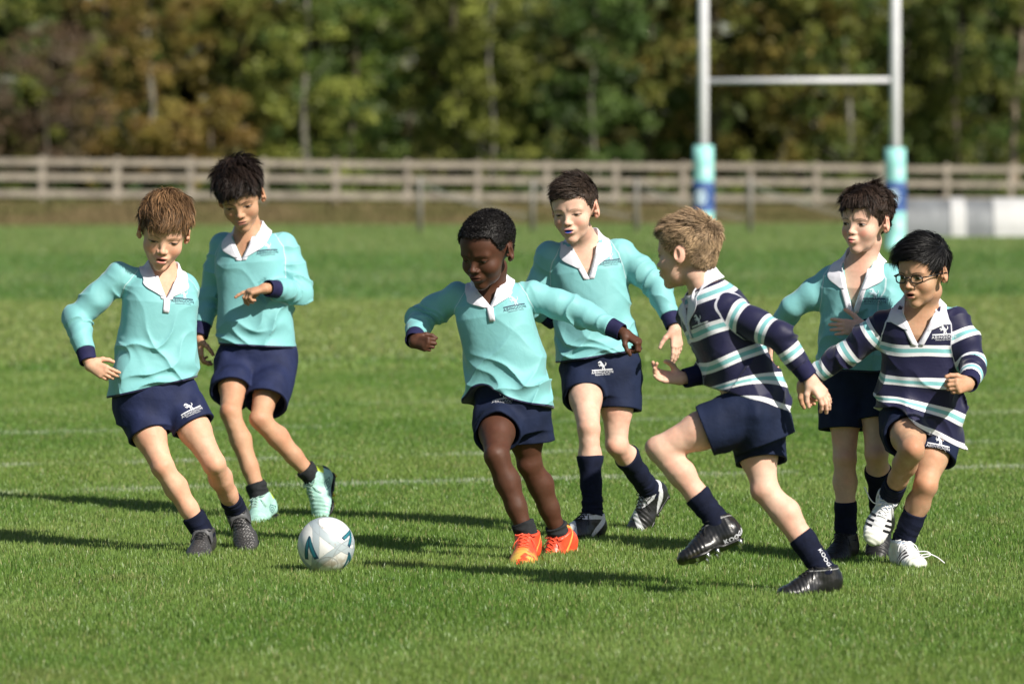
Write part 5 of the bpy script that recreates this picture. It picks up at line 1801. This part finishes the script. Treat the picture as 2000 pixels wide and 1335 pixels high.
BOYS = [
 dict(id=1, seed=1, label='boy with light brown fringe and dark strapped boots, leaning in beside the ball',
      foot=(400, 1072), plant='R', sc=1.0, hsc=1.14, lean=-.8, head=(6, 21, 7), skin=FAIR, skinmat='skin', shirt='teal',
      J=dict(P=(297, 775), N=(318, 532), hR=(268, 785), hL=(340, 770), sR=(234, 540, -.2), sL=(360, 560, .5), eR=(150, 620, .6), wR=(172, 705, -1),
             eL=(352, 655, 1), wL=(335, 730, 1), kR=(318, 912, -.6), aR=(398, 1040, .4), kL=(418, 905, -.8), aL=(462, 1000, 1), H=(320, 453, -1)),
      hem=((214, 776), (380, 738)), vdepth=.075, vwide=.036, cold=.85, tab=1.5, short=dict(R=.52, L=.48), sock=dict(R=.075, L=.085),
      hands=dict(R=dict(d=(.85, -.25, -.42), n=(.15, 1, -.1), curl=(.35, .5, .55, .6)), L=dict(n=(0, 1, 0), curl=(.5,) * 4)),
      boots=dict(R=dict(mat='boot_dark', sole='black_sole', strap='grey_strap', lace='black_lace', toe=(384, 1082, -1), flat=1),
                 L=dict(mat='boot_dark', sole='black_sole', strap='grey_strap', lace='black_lace', toe=(482, 1066, -1))),
      hd=dict(open=.0065, eye=.30, blush=(1.05, .80, .76), brow=(.16, .09, .05), browk=.55, jaw=1.0, lipc=(.55, .20, .17)),
      hair=dict(col=(.170, .095, .046), thick=.009, len=.050, fringe=.05, front=.042, comb=(.35, -.8, .1), grav=.12, lift=.42, n=4600, clump=2.0, tufts=170, tone=.50, side=-.010)),
 dict(id=2, seed=2, label='tall boy with spiky dark hair, mint boots and one finger pointing',
      foot=(505, 1012), plant='R', sc=1.06, hsc=1.07, lean=-.6, head=(-8, 24, -9), skin=TAN, skinmat='skin', shirt='teal',
      J=dict(P=(506, 692), N=(486, 455), hR=(466, 702), hL=(542, 700), sR=(436, 482, 1), sL=(556, 482, -.8), eR=(410, 580, .5), wR=(390, 655, -.6),
             eL=(588, 570, -.3), wL=(524, 563, -1), kR=(450, 805, -.9), aR=(510, 975, .6), kL=(508, 818, -1), aL=(612, 932, 1), H=(471, 385, -1)),
      hem=((434, 672), (592, 680)), vdepth=.080, vwide=.042, cold=.85, foot_tab=False, short=dict(R=.64, L=.74), sock=dict(R=.065, L=.050), sockmat='sock_grey', legf=.94,
      hands=dict(R=dict(d=(.05, -.1, -1), n=(1, .4, 0), curl=(.45, .55, .6, .7)), L=dict(d=(-.95, -.15, -.22), n=(.0, .25, -1), curl=(.15, .8, .95, 1.0), thumb=.8)),
      boots=dict(R=dict(mat='boot_mint', sole='black_sole', stud='black_sole', lace='mint_lace', toe=(494, 1020, -1)),
                 L=dict(mat='boot_mint', sole='black_sole', stud='yellow_stud', lace='mint_lace', toe=(622, 1003, -.4))),
      hd=dict(open=.0008, eye=.36, blush=(1.0, .82, .80), brow=(.03, .016, .010), browk=.85, lip=.9, jaw=.95, lipc=(.36, .14, .11)),
      hair=dict(col=(.020, .0125, .0095), thick=.012, len=.050, fringe=.0, front=.040, comb=(.3, -.5, .1), grav=.05, lift=.40, tall=1.8, n=4600, clump=2.2, hug=10, tufts=170, tone=.35)),
 dict(id=3, shortmat='shorts_dark', seed=3, label='boy with short black curly hair and orange boots running with the ball at his feet',
      foot=(1050, 1098), plant='R', sc=1.0, hsc=1.14, lean=-.6, head=(-34, 22, 2), skin=DARK, skinmat='skin_dark', shirt='teal',
      J=dict(P=(1000, 790), N=(957, 556), hR=(976, 800), hL=(1026, 794), sR=(892, 580, .6), sL=(1040, 577, -.6), eR=(822, 622, .7), wR=(808, 664, -1),
             eL=(1140, 612, -.2), wL=(1213, 648, -.6), kR=(970, 890, -1), aR=(1030, 1048, .8), kL=(1034, 905, .1), aL=(1094, 1046, .9), H=(953, 490, -1)),
      hem=((928, 806), (1072, 790)), hemtilt=-.20, arch=(-.035, .10, .075), skirt='R', short=dict(R=.53, L=.62), sock=dict(R=.055, L=.045), sockmat='sock_grey', fold=1.15,
      xp=(.84, -.52, .0), vdepth=.055, vwide=.036, cold=1.0, tab=1.6, bootk=1.28, shortr=1.07, legf=1.08, kneec=(1.25, 1.2, 1.2), flare=1.1,
      hands=dict(R=dict(d=(.75, -.6, -.12), n=(.55, .75, -.1), curl=(1.15, 1.2, 1.25, 1.3), thumb=.9), L=dict(d=(.80, -.35, -.48), n=(-.45, .35, -.8), curl=(1.1, 1.15, 1.2, 1.2), thumb=.9)),
      boots=dict(R=dict(mat='boot_orange', sole='orange_sole', stud='yellow_stud', lace='orange_lace', toe=(1018, 1098, -1), flat=1),
                 L=dict(mat='boot_orange', sole='orange_sole', stud='yellow_stud', lace='orange_lace', toe=(1068, 1102, -.55), up=(.25, .30, .9))),
      hd=dict(open=.0008, eye=.16, blush=(1.15, 1.0, 1.0), brow=(.012, .008, .006), browk=.6, nosew=1.22, nose=1.05, lip=1.35, lipc=(.115, .040, .034), fat=.003, lash_shade=(.008, .006, .005), iris=(.02, .012, .01)),
      hair=dict(col=(.0085, .0070, .0070), thick=.010, len=.0065, tufts=0, ragged=.003, taper=.9, front=.072, comb=(0, 0, 0), grav=0, lift=1.3, n=6500, clump=3.0, wave=.7, jit=.9, curl=1, rough=.004, hug=0, w=.0008, sidelen=.9, side=-.006)),
 dict(id=4, shortmat='shorts_dark', seed=4, label='boy with swept brown hair, blue mouthguard and long navy socks in teal shirt',
      foot=(1150, 1052), plant='R', sc=1.03, hsc=1.06, lean=-.4, head=(-20, 9, -4), skin=PALE, skinmat='skin', shirt='teal',
      J=dict(P=(1172, 712), N=(1141, 470), hR=(1138, 722), hL=(1208, 718), sR=(1072, 500, .1), sL=(1212, 494, -.2), eR=(1044, 600, .8), wR=(1082, 628, .2),
             eL=(1286, 560, -.4), wL=(1316, 636, -.7), kR=(1150, 838, -1), aR=(1158, 1010, .4), kL=(1204, 868, -.3), aL=(1270, 958, 1), H=(1123, 410, -1)),
      hem=((1104, 706), (1245, 684)), short=dict(R=.46, L=.55), sock=dict(R=.215, L=.215),
      vdepth=.120, vwide=.048, cold=.65, foot_tab=False,
      hands=dict(R=dict(d=(.9, -.3, -.1), n=(.1, .6, -.7), curl=(.9,) * 4), L=dict(d=(.12, -.15, -1), n=(-.6, .75, 0), curl=(.18, .22, .28, .35), spread=.1, thumb=.2)),
      boots=dict(R=dict(mat='boot_striped', sole='white_sole', lace='black_lace', toe=(1105, 1040, -1), up=(.12, .1, 1)),
                 L=dict(mat='boot_striped', sole='black_sole', lace='black_lace', toe=(1238, 1036, -.5))),
      hd=dict(open=.0035, eye=.28, blush=(1.05, .72, .70), brow=(.16, .10, .07), browk=.55, guard=(.006, .10, .50), frown=-.12, lipc=(.50, .20, .20)),
      hair=dict(col=(.040, .027, .020), thick=.006, len=.032, front=.052, comb=(-1.4, -.1, .2), grav=.0, lift=.34, n=4200, clump=1.4, hug=10, tone=.40, tall=1.4, fringe=.0, sidelen=.4)),
 dict(id=5, shortmat='shorts_dark', seed=5, label='blond boy in striped shirt, running in black boots with metal studs',
      foot=(1640, 1148), plant='R', sc=1.0, hsc=1.05, lean=-.3, head=(-120, 8, 4), skin=PALE, skinmat='skin', shirt='striped',
      xc=(.30, -.95, .10), xp=(.15, -.98, .0),
      J=dict(P=(1472, 805), N=(1376, 556), hR=(1478, 812), hL=(1464, 808), sR=(1352, 618, 1), sL=(1418, 602, -1), eR=(1418, 720, .5), wR=(1338, 738, -.5),
             eL=(1520, 655, -.9), wL=(1578, 734, .2), kR=(1494, 955, -.3), aR=(1611, 1114, .3), kL=(1288, 876, -.4), aL=(1405, 1022, .4), H=(1343, 496, -.1)),
      hs=(1, -1), uoff=-.02, hemwide=.84, hem=((1425, 768), (1545, 808)), short=dict(R=.62, L=.50), sock=dict(R=.135, L=.115), legf=1.06, shortopen=1.5,
      vdepth=.10, vwide=.03, collen=1.1, flare=.5, colopen=30,
      hands=dict(R=dict(d=(-1, -.1, .12), n=(.15, -.65, .75), curl=(.45, .65, .5, .3), thumb=1.0, spread=.3), L=dict(d=(.60, -.15, -.75), n=(-.55, .75, -.25), curl=(.45, .35, .30, .25))),
      boots=dict(R=dict(mat='boot_black', sole='black_sole', stud='metal', lace='black_lace', toe=(1542, 1150, -.6), flat=1),
                 L=dict(mat='boot_black', sole='black_sole', stud='metal', studh=.018, lace='black_lace', toe=(1340, 1082, -.6), up=(-.22, .30, .93))),
      hd=dict(open=.001, eye=.6, brow=(.25, .16, .09), browk=.4, blush=(1.0, .72, .66)),
      hair=dict(col=(.330, .225, .135), thick=.010, len=.034, front=.056, comb=(.05, -.30, .1), grav=.0, lift=.40, n=5600, clump=1.1, hug=9, tone=.32, crown=(.0, .075, .085), sidelen=.5, back=-.060, capk=.62)),
 dict(id=6, shortmat='shorts_dark', seed=6, label='boy with tousled brown hair in shaded teal shirt, pursed lips, behind the boy with glasses',
      foot=(1645, 1078), plant='R', sc=1.0, hsc=1.03, lean=-.3, head=(-36, 4, 2), skin=PALE, skinmat='skin', shirt='teal',
      J=dict(P=(1680, 722), N=(1682, 508), hR=(1650, 730), hL=(1712, 726), sR=(1628, 548, .4), sL=(1738, 545, -.4), eR=(1548, 600, .2), wR=(1512, 655, .6),
             eL=(1738, 640, -.2), wL=(1692, 640, -.5), kR=(1650, 895, -.4), aR=(1652, 1049, .4), kL=(1712, 885, -.6), aL=(1722, 1010, .8), H=(1692, 434, -.6)),
      hem=((1640, 715), (1735, 715)), short=dict(R=.66, L=.62), sock=dict(R=.125, L=.20),
      vdepth=.150, vwide=.048, cold=.45, foot_tab=False, collen=1.1,
      hands=dict(R=dict(d=(-.25, 0, -1), n=(1, .3, 0), curl=(.5,) * 4), L=dict(d=(-1, -.15, .05), n=(.05, 1, -.1), curl=(.30, .35, .30, .25), spread=.45, thumb=.1)),
      boots=dict(R=dict(mat='boot_plain', sole='black_sole', lace='black_lace', toe=(1625, 1085, -1), flat=1),
                 L=dict(mat='boot_plain', sole='black_sole', lace='black_lace', toe=(1712, 1080, -.8))),
      hd=dict(open=.001, eye=.44, blush=(1.08, .66, .64), brow=(.06, .035, .025), browk=.7, purse=.006, lip=1.5, lipc=(.60, .17, .17), frown=-.10, gaze=-.001),
      hair=dict(col=(.038, .024, .018), thick=.011, len=.052, front=.048, comb=(.8, -.1, .2), grav=.06, lift=.30, n=4600, clump=2.8, hug=13, wave=.14, tufts=150, tuft=.9, tone=.45, tall=1.3, sidelen=.5)),
 dict(id=7, shortmat='shorts_dark', seed=8, label='boy with black-rimmed glasses and parted black hair in striped navy shirt and white boots',
      foot=(1750, 1090), plant='L', sc=1.0, hsc=1.03, lean=-.5, head=(-40, 10, 0), skin=WARM, skinmat='skin', shirt='striped',
      J=dict(P=(1796, 822), N=(1798, 594), hR=(1764, 830), hL=(1828, 832), sR=(1732, 632, .4), sL=(1868, 628, -.3), eR=(1650, 690, .3), wR=(1574, 744, .5),
             eL=(1902, 708, -.2), wL=(1893, 748, -1), kR=(1782, 878, -1), aR=(1738, 968, 1), kL=(1808, 948, -.5), aL=(1762, 1062, .4), H=(1805, 533, -.7)),
      hem=((1712, 800), (1858, 866)), uoff=-.05, hemtilt=-.15, arch=(-.07, .06, .04), skirt='R', short=dict(R=.42, L=.54), sock=dict(R=.085, L=.125), fold=1.1, hemwide=1.0,
      vdepth=.105, vwide=.056, cold=.5, foot_tab=False, flare=1.0,
      hands=dict(R=dict(d=(.2, .8, -.6), n=(.6, -.2, -.6), curl=(.8,) * 4), L=dict(d=(-.65, -.7, -.05), n=(-.7, .65, -.1), curl=(.9, .95, 1.0, 1.05), thumb=.7)),
      boots=dict(R=dict(mat='boot_white', sole='black_sole', lace='white_lace', toe=(1708, 1045, -.8)),
                 L=dict(mat='boot_white', sole='white_sole', lace='white_lace', toe=(1790, 1096, -1), flat=1)),
      hd=dict(open=.0065, eye=.52, blush=(1.05, .82, .76), brow=(.02, .014, .010), browk=.75, nosew=1.1, fat=.002, lip=1.15, lipc=(.42, .16, .13), iris=(.02, .012, .01)),
      hair=dict(col=(.0065, .0060, .0065), thick=.008, len=.072, front=.060, comb=(-1.5, .15, .0), grav=.02, lift=.14, n=5000, clump=.5, tuft=.5, hug=18, wave=.03, jit=.08, ragged=.006, tone=.5, sidelen=.45, crown=(.04, .03, .10))),
]

# ------------------------------------------------------------------ build the players
ONLY = os.environ.get('ONLY')
PL = {}
for sp in BOYS:
    if ONLY and str(sp['id']) not in ONLY.split(','):
        continue
    PL[sp['id']] = build_boy(sp)

# ------------------------------------------------------------------ writing and emblems on the clothes
def glyphs(text, size=1.0, bold=False, spacing=1.0):
    """flat lettering as 2-D vertices and faces, centred on x, baseline at 0"""
    cu = bpy.data.curves.new('lettering', 'FONT')
    cu.body = text; cu.size = size; cu.align_x = 'CENTER'; cu.space_character = spacing
    cu.resolution_u = 3
    if bold: cu.offset = .012 * size
    o = bpy.data.objects.new('lettering', cu); scene.collection.objects.link(o)
    dg = bpy.context.evaluated_depsgraph_get()
    me = bpy.data.meshes.new_from_object(o.evaluated_get(dg))
    V = np.array([v.co[:2] for v in me.vertices]); F = [tuple(p.vertices) for p in me.polygons]
    bpy.data.objects.remove(o); bpy.data.curves.remove(cu); bpy.data.meshes.remove(me)
    return V, F


HORSE = [  # rearing horse with raised tail, unit height, convex pieces
    [(-.40, .78), (-.34, .90), (-.14, 1.0), (-.06, .94), (-.14, .82), (-.30, .76)],
    [(-.16, .98), (-.02, .94), (.12, .66), (-.12, .60), (-.16, .80)],
    [(-.14, .62), (.12, .70), (.26, .50), (.28, .36), (.08, .30), (-.10, .46)],
    [(-.10, .60), (-.34, .64), (-.40, .54), (-.34, .52), (-.30, .57), (-.12, .50)],
    [(-.12, .52), (-.30, .44), (-.26, .34), (-.22, .36), (-.22, .42), (-.08, .44)],
    [(.08, .36), (.22, .36), (.10, .20), (.16, .02), (.04, .0), (.00, .20)],
    [(.16, .36), (.28, .38), (.30, .20), (.36, .04), (.26, .0), (.20, .20)],
    [(.28, .38), (.26, .46), (.40, .56), (.48, .52)], [(.40, .56), (.42, .74), (.50, .72), (.48, .52)], [(.42, .74), (.36, .86), (.50, .72)],
]


def horse():
    V = []; F = []
    for poly in HORSE:
        n = len(V)
        V += poly; F.append(tuple(range(n, n + len(poly))))
    return np.array(V), F


def decal(bl, bvh, px, py, items, parent, upv, name, right=None, off=.0016, tri=True):
    """items: (V2, F, material, dx, dy, scale); laid on the cloth where photo pixel (px, py) falls"""
    o = Vector((0, 0, CAMH)); d = Vector(((px - 1000) / FOC, 1.0, -(py - HZ) / FOC)).normalized()
    h = bvh.ray_cast(o, d, 40)
    if h[0] is None:
        if DEV: print('decal missed', name, px, py)
        return
    p0 = np.array(h[0])
    # smoothed normal round the spot
    N_ = np.array(h[1]) * 0
    for a in np.linspace(0, 2 * math.pi, 9)[:-1]:
        for rr in (.012, .028):
            q = bvh.find_nearest(Vector(p0 + rr * np.array([math.cos(a), 0, math.sin(a)])))
            N_ = N_ + np.array(q[1])
    n = nrm(N_)
    up = nrm(upv - np.dot(upv, n) * n)
    rt = nrm(np.cross(up, n))
    by = {}
    for V2, F, mat, dx, dy, sc in items:
        by.setdefault(mat, []).append((V2, F, dx, dy, sc))
    for mat, lst in by.items():
        mb = MB()
        for V2, F, dx, dy, sc in lst:
            P = p0 + (V2[:, :1] * sc + dx) * rt + (V2[:, 1:] * sc + dy) * up
            out = []
            for q in P:
                hh = bvh.ray_cast(Vector(q + n * .05), Vector(-n), .12)
                out.append(np.array(hh[0]) + n * off if hh[0] is not None else q + n * off)
            mb.add(np.array(out), F)
        mb.obj(name if mat != 'print_pale' else name, [M[mat]], parent)


def bar2(w, h, n=14):
    xs = np.linspace(-w / 2, w / 2, n)
    V = [(x, y) for x in xs for y in (0, h)]
    return np.array(V), [(2 * k, 2 * k + 2, 2 * k + 3, 2 * k + 1) for k in range(n - 1)]


GV_ = dict(horse=horse(), abi=glyphs('ABINGDON', 1, spacing=1.15), pre=glyphs('PREPARATORY SCHOOL', 1, True, 1.1), bar=bar2(1, .05))
# the crest: chest px, shorts px
CHEST = {1: (358, 585), 2: (523, 490), 3: (1006, 598), 4: (1192, 510), 5: (1366, 636), 6: (1706, 585), 7: (1843, 655)}
SHORT = {1: (374, 802), 2: (523, 770), 3: (983, 780), 4: (1176, 724), 7: (1833, 870)}


def crest(i, px, bvh, parent, up, dark, k=1.0, horse_mat=None, name='crest'):
    hm = horse_mat or 'print_white'; tm = dark
    items = [(*GV_['horse'], hm, 0, .004 * k, .036 * k),
             (*GV_['abi'], tm, 0, -.010 * k, .0150 * k), (*GV_['pre'], tm, 0, -.0165 * k, .0052 * k), (*GV_['bar'], tm, 0, .0022 * k, .082 * k)]
    decal(None, bvh, *px, items, parent, up, name)


for i, b in PL.items():
    if i in CHEST:
        if i in (5, 7): crest(i, CHEST[i], b.bvh_s, b.shirt, b.U, 'print_white', .95)
        else: crest(i, CHEST[i], b.bvh_s, b.shirt, b.U, 'print_navy', 1.0, 'print_pale')
    if i in SHORT:
        s = 'L' if i in (1, 2, 7) else 'R'
        th = nrm(getattr(b, 'h' + s) - getattr(b, 'k' + s))
        if i == 4: th = nrm(th + b.U)
        crest(i, SHORT[i], b.bvh_h, b.shorts, th, 'print_white', .92)

# lettering on the chasing boy's raised boot and on the heel of his other sock
def obj_bvh(o):
    me = o.data
    V = np.empty(len(me.vertices) * 3, np.float32); me.vertices.foreach_get('co', V)
    return BVHTree.FromPolygons([tuple(v) for v in V.reshape(-1, 3).tolist()], [tuple(p.vertices) for p in me.polygons])


if 5 in PL:
    b = PL[5]
    boots = [o for o in b.body.children if o.name.startswith('boot')]
    socks = [o for o in b.body.children if o.name.startswith('sock')]
    def nearest(lst, a): return min(lst, key=lambda o: np.linalg.norm(np.array(o.data.vertices[0].co) - a))
    bo = nearest(boots, b.aL)
    kg = glyphs('KOOGA', 1, True, 1.05)
    decal(None, obj_bvh(bo), 1438, 1048, [(kg[0], kg[1], 'print_white', 0, -.006, .021)], bo, nrm([-.55, 0, .83]), 'lettering')
    so_ = nearest(socks, b.aR)
    decal(None, obj_bvh(so_), 1612, 1092, [(kg[0], kg[1], 'print_white', 0, -.006, .020)], so_, nrm([.85, 0, .5]), 'lettering')

# the undone laces of the white boots
if 7 in PL:
    b = PL[7]
    boots7 = [o for o in b.body.children if o.name.startswith('boot')]
    def loose(bo, pts, dd):
        mb = MB(); P = np.array([at(x, y, dd) for x, y in pts])
        t = np.linspace(0, len(P) - 1, 24); k = np.clip(t.astype(int), 0, len(P) - 2); f = (t - k)[:, None]
        P = P[k] * (1 - f) + P[k + 1] * f
        for _ in range(3): P[1:-1] = P[1:-1] * .5 + (P[:-2] + P[2:]) * .25
        mb.tube(P, .0022, 6); mb.obj('lace', [M['white_lace']], bo, True)
    bl_ = nearest7 = min(boots7, key=lambda o: np.linalg.norm(np.array(o.data.vertices[0].co) - b.aL))
    br_ = min(boots7, key=lambda o: np.linalg.norm(np.array(o.data.vertices[0].co) - b.aR))
    dl_ = float(b.aL[1]) - .07
    loose(bl_, [(1776, 1078), (1796, 1084), (1815, 1080), (1832, 1088), (1845, 1099)], dl_)
    loose(bl_, [(1778, 1082), (1794, 1076), (1812, 1076), (1820, 1083), (1806, 1088), (1790, 1085)], dl_)
    loose(br_, [(1722, 984), (1706, 982), (1698, 972), (1692, 958), (1688, 950)], float(b.aR[1]) - .04)

# glasses
if 7 in PL:
    b = PL[7]
    def hp(p): return b.H + b.R @ (np.array(p) * b.hsc)
    mb = MB()
    for sx in (-1, 1):
        th = np.linspace(0, 2 * math.pi, 29)
        ring = []
        for t in th:
            c, s_ = math.cos(t), math.sin(t)
            x = sx * .0320 + .0200 * math.copysign(abs(c) ** .6, c); z = -.004 + .0125 * math.copysign(abs(s_) ** .7, s_)
            ring.append(hp((x, -.093 + abs(x) * .16, z)))
        mb.tube(ring, .0023, 6, cap=False)
        mb.tube([hp((sx * .051, -.084, .002)), hp((sx * .069, -.070, .003)), hp((sx * .077, -.02, .003)), hp((sx * .078, .014, .0)), hp((sx * .077, .026, -.014))], .0022, 6)
    mb.tube([hp((-.012, -.0915, .0)), hp((0, -.0945, .002)), hp((.012, -.0915, .0))], .0022, 6)
    gl_ = b.child('glasses', mb.mesh('glasses', [M['lens_frame']], True))
    m, N, L, B = new_mat('clear_lens')
    g1 = N.new('ShaderNodeBsdfTransparent'); g2 = N.new('ShaderNodeBsdfGlossy'); g2.inputs['Roughness'].default_value = .05
    g1.inputs[0].default_value = (.93, .95, .95, 1)
    mx = N.new('ShaderNodeMixShader'); mx.inputs[0].default_value = .07
    L.new(g1.outputs[0], mx.inputs[1]); L.new(g2.outputs[0], mx.inputs[2]); L.new(mx.outputs[0], N['Material Output'].inputs[0])
    for sx in (-1, 1):
        mb = MB(); V = []
        for t in np.linspace(0, 2 * math.pi, 25)[:-1]:
            c, s_ = math.cos(t), math.sin(t)
            x = sx * .0320 + .0195 * math.copysign(abs(c) ** .6, c); z = -.004 + .0120 * math.copysign(abs(s_) ** .7, s_)
            V.append(hp((x, -.093 + abs(x) * .16, z)))
        mb.add(V, [tuple(range(24))])
        b.child('lens', mb.mesh('lens', [m], False), gl_)

# ------------------------------------------------------------------ the ball
bd_ = CAMH * FOC / (1062 - HZ + 56.0); R_ = 56.0 / FOC * bd_
bc = at(637, 1062, bd_); bc[2] = R_ - .004
m, N, L, B = new_mat('ball_panels')
e = NT(m.node_tree)
co = e.obco()
def dotax(v):
    n = N.new('ShaderNodeVectorMath'); n.operation = 'DOT_PRODUCT'; L.new(co, n.inputs[0]); n.inputs[1].default_value = tuple(nrm(v) / R_)
    return n.outputs['Value']
c = e.mix(e.ss(e.noise(22, 4, co), .35, .7), (.68, .68, .66), (.78, .78, .76))
grey = None; seam = None
for v in ((.60, -.12, .80), (.58, -.10, -.81), (-.99, -.10, .02), (-.2, .9, .5), (.6, .8, -.1), (-.5, .7, -.6)):
    d_ax = dotax(v)
    g_ = band(e, d_ax, .30, .53)
    grey = g_ if grey is None else e.m('MAXIMUM', grey, g_)
    for cc in (.30, .53):
        s_ = e.m('LESS_THAN', e.m('ABSOLUTE', e.m('SUBTRACT', d_ax, cc)), .006)
        seam = s_ if seam is None else e.m('MAXIMUM', seam, s_)
for v, cc in (((.1, -1, -.9), .93), ((.9, -.6, -.5), .80), ((.2, -.5, 1), .90)):
    s_ = e.m('LESS_THAN', e.m('ABSOLUTE', e.m('SUBTRACT', dotax(v), cc)), .007)
    seam = e.m('MAXIMUM', seam, s_)
c = e.mix(grey, c, (.38, .44, .47))
c = e.mix(e.m('MULTIPLY', seam, .55), c, (.22, .23, .23))
dirt = e.m('MULTIPLY', e.ss(dotax((.25, -.4, -.9)), .55, .95), e.ss(e.noise(30, 5, co), .42, .62))
c = e.mix(e.m('MULTIPLY', dirt, .7), c, (.30, .22, .12))
sp2 = e.m('MULTIPLY', e.ss(e.noise(60, 4, co), .66, .72), .5)
c = e.mix(sp2, c, (.28, .22, .15))
L.new(c, B.inputs['Base Color']); B.inputs['Roughness'].default_value = .42
e.bump(e.m('SUBTRACT', e.m('MULTIPLY', e.noise(350, 1, co), .15), seam), .6, .0015, B)
bpy.ops.mesh.primitive_uv_sphere_add(segments=64, ring_count=40, radius=R_)
ball = bpy.context.object
ball.name = 'football'; ball.data.name = 'football'
ball.data.materials.append(m)
for p in ball.data.polygons: p.use_smooth = True
ball.location = bc
ball['label'] = 'scuffed white and grey football with teal marks rolling on the grass'; ball['category'] = 'football'
teal_ink = simple_mat('teal_ink', (.015, .14, .18), rough=.5, var=.1)
dark_ink = simple_mat('dark_ink', (.015, .05, .09), rough=.5, var=.1)
CHEV = [((-.45, -.62), (-.10, .72), (.03, .30), (-.17, -.60)), ((-.10, .72), (.03, .62), (.52, -.52), (.24, -.60), (-.06, .22))]
def on_ball(px, py, rot, sc_, stretch=1.0):
    o = Vector((0, 0, CAMH)); d = Vector(((px - 1000) / FOC, 1.0, -(py - HZ) / FOC)).normalized()
    L_ = Vector(bc) - o; tca = L_.dot(d); dd = L_.length_squared - tca * tca
    t = tca - math.sqrt(max(R_ * R_ - dd, 0)); n = np.array((o + d * t - Vector(bc)).normalized())
    up = nrm(np.array([0, 0, 1.0]) - n[2] * n); rt = np.cross(up, n)
    for grow, mat, lift in ((1.0, dark_ink, 1.004), (.0, teal_ink, 1.008)):
        bm = bmesh.new()
        for poly in CHEV:
            P = np.array(poly); c_ = P.mean(0)
            if grow == 0: P = c_ + (P - c_) * np.array([.60, .80])
            bm.faces.new([bm.verts.new((q[0], q[1], 0)) for q in P])
        bmesh.ops.triangulate(bm, faces=bm.faces)
        for _ in range(4): bmesh.ops.subdivide_edges(bm, edges=bm.edges, cuts=1, use_grid_fill=True)
        a = math.radians(rot)
        for v in bm.verts:
            qx, qy = (v.co.x * math.cos(a) - v.co.y * math.sin(a)) * sc_, (v.co.x * math.sin(a) + v.co.y * math.cos(a)) * sc_
            v.co = Vector(n + qx / R_ * rt + qy / R_ * up).normalized() * R_ * lift
        me = bpy.data.meshes.new('mark'); bm.to_mesh(me); bm.free(); me.materials.append(mat)
        obj_new('mark', me, ball)
on_ball(604, 1071, 0, .066); on_ball(682, 1047, -55, .055); on_ball(681, 1093, 25, .050)
print('scene ready', round(time.time() - T0, 1))
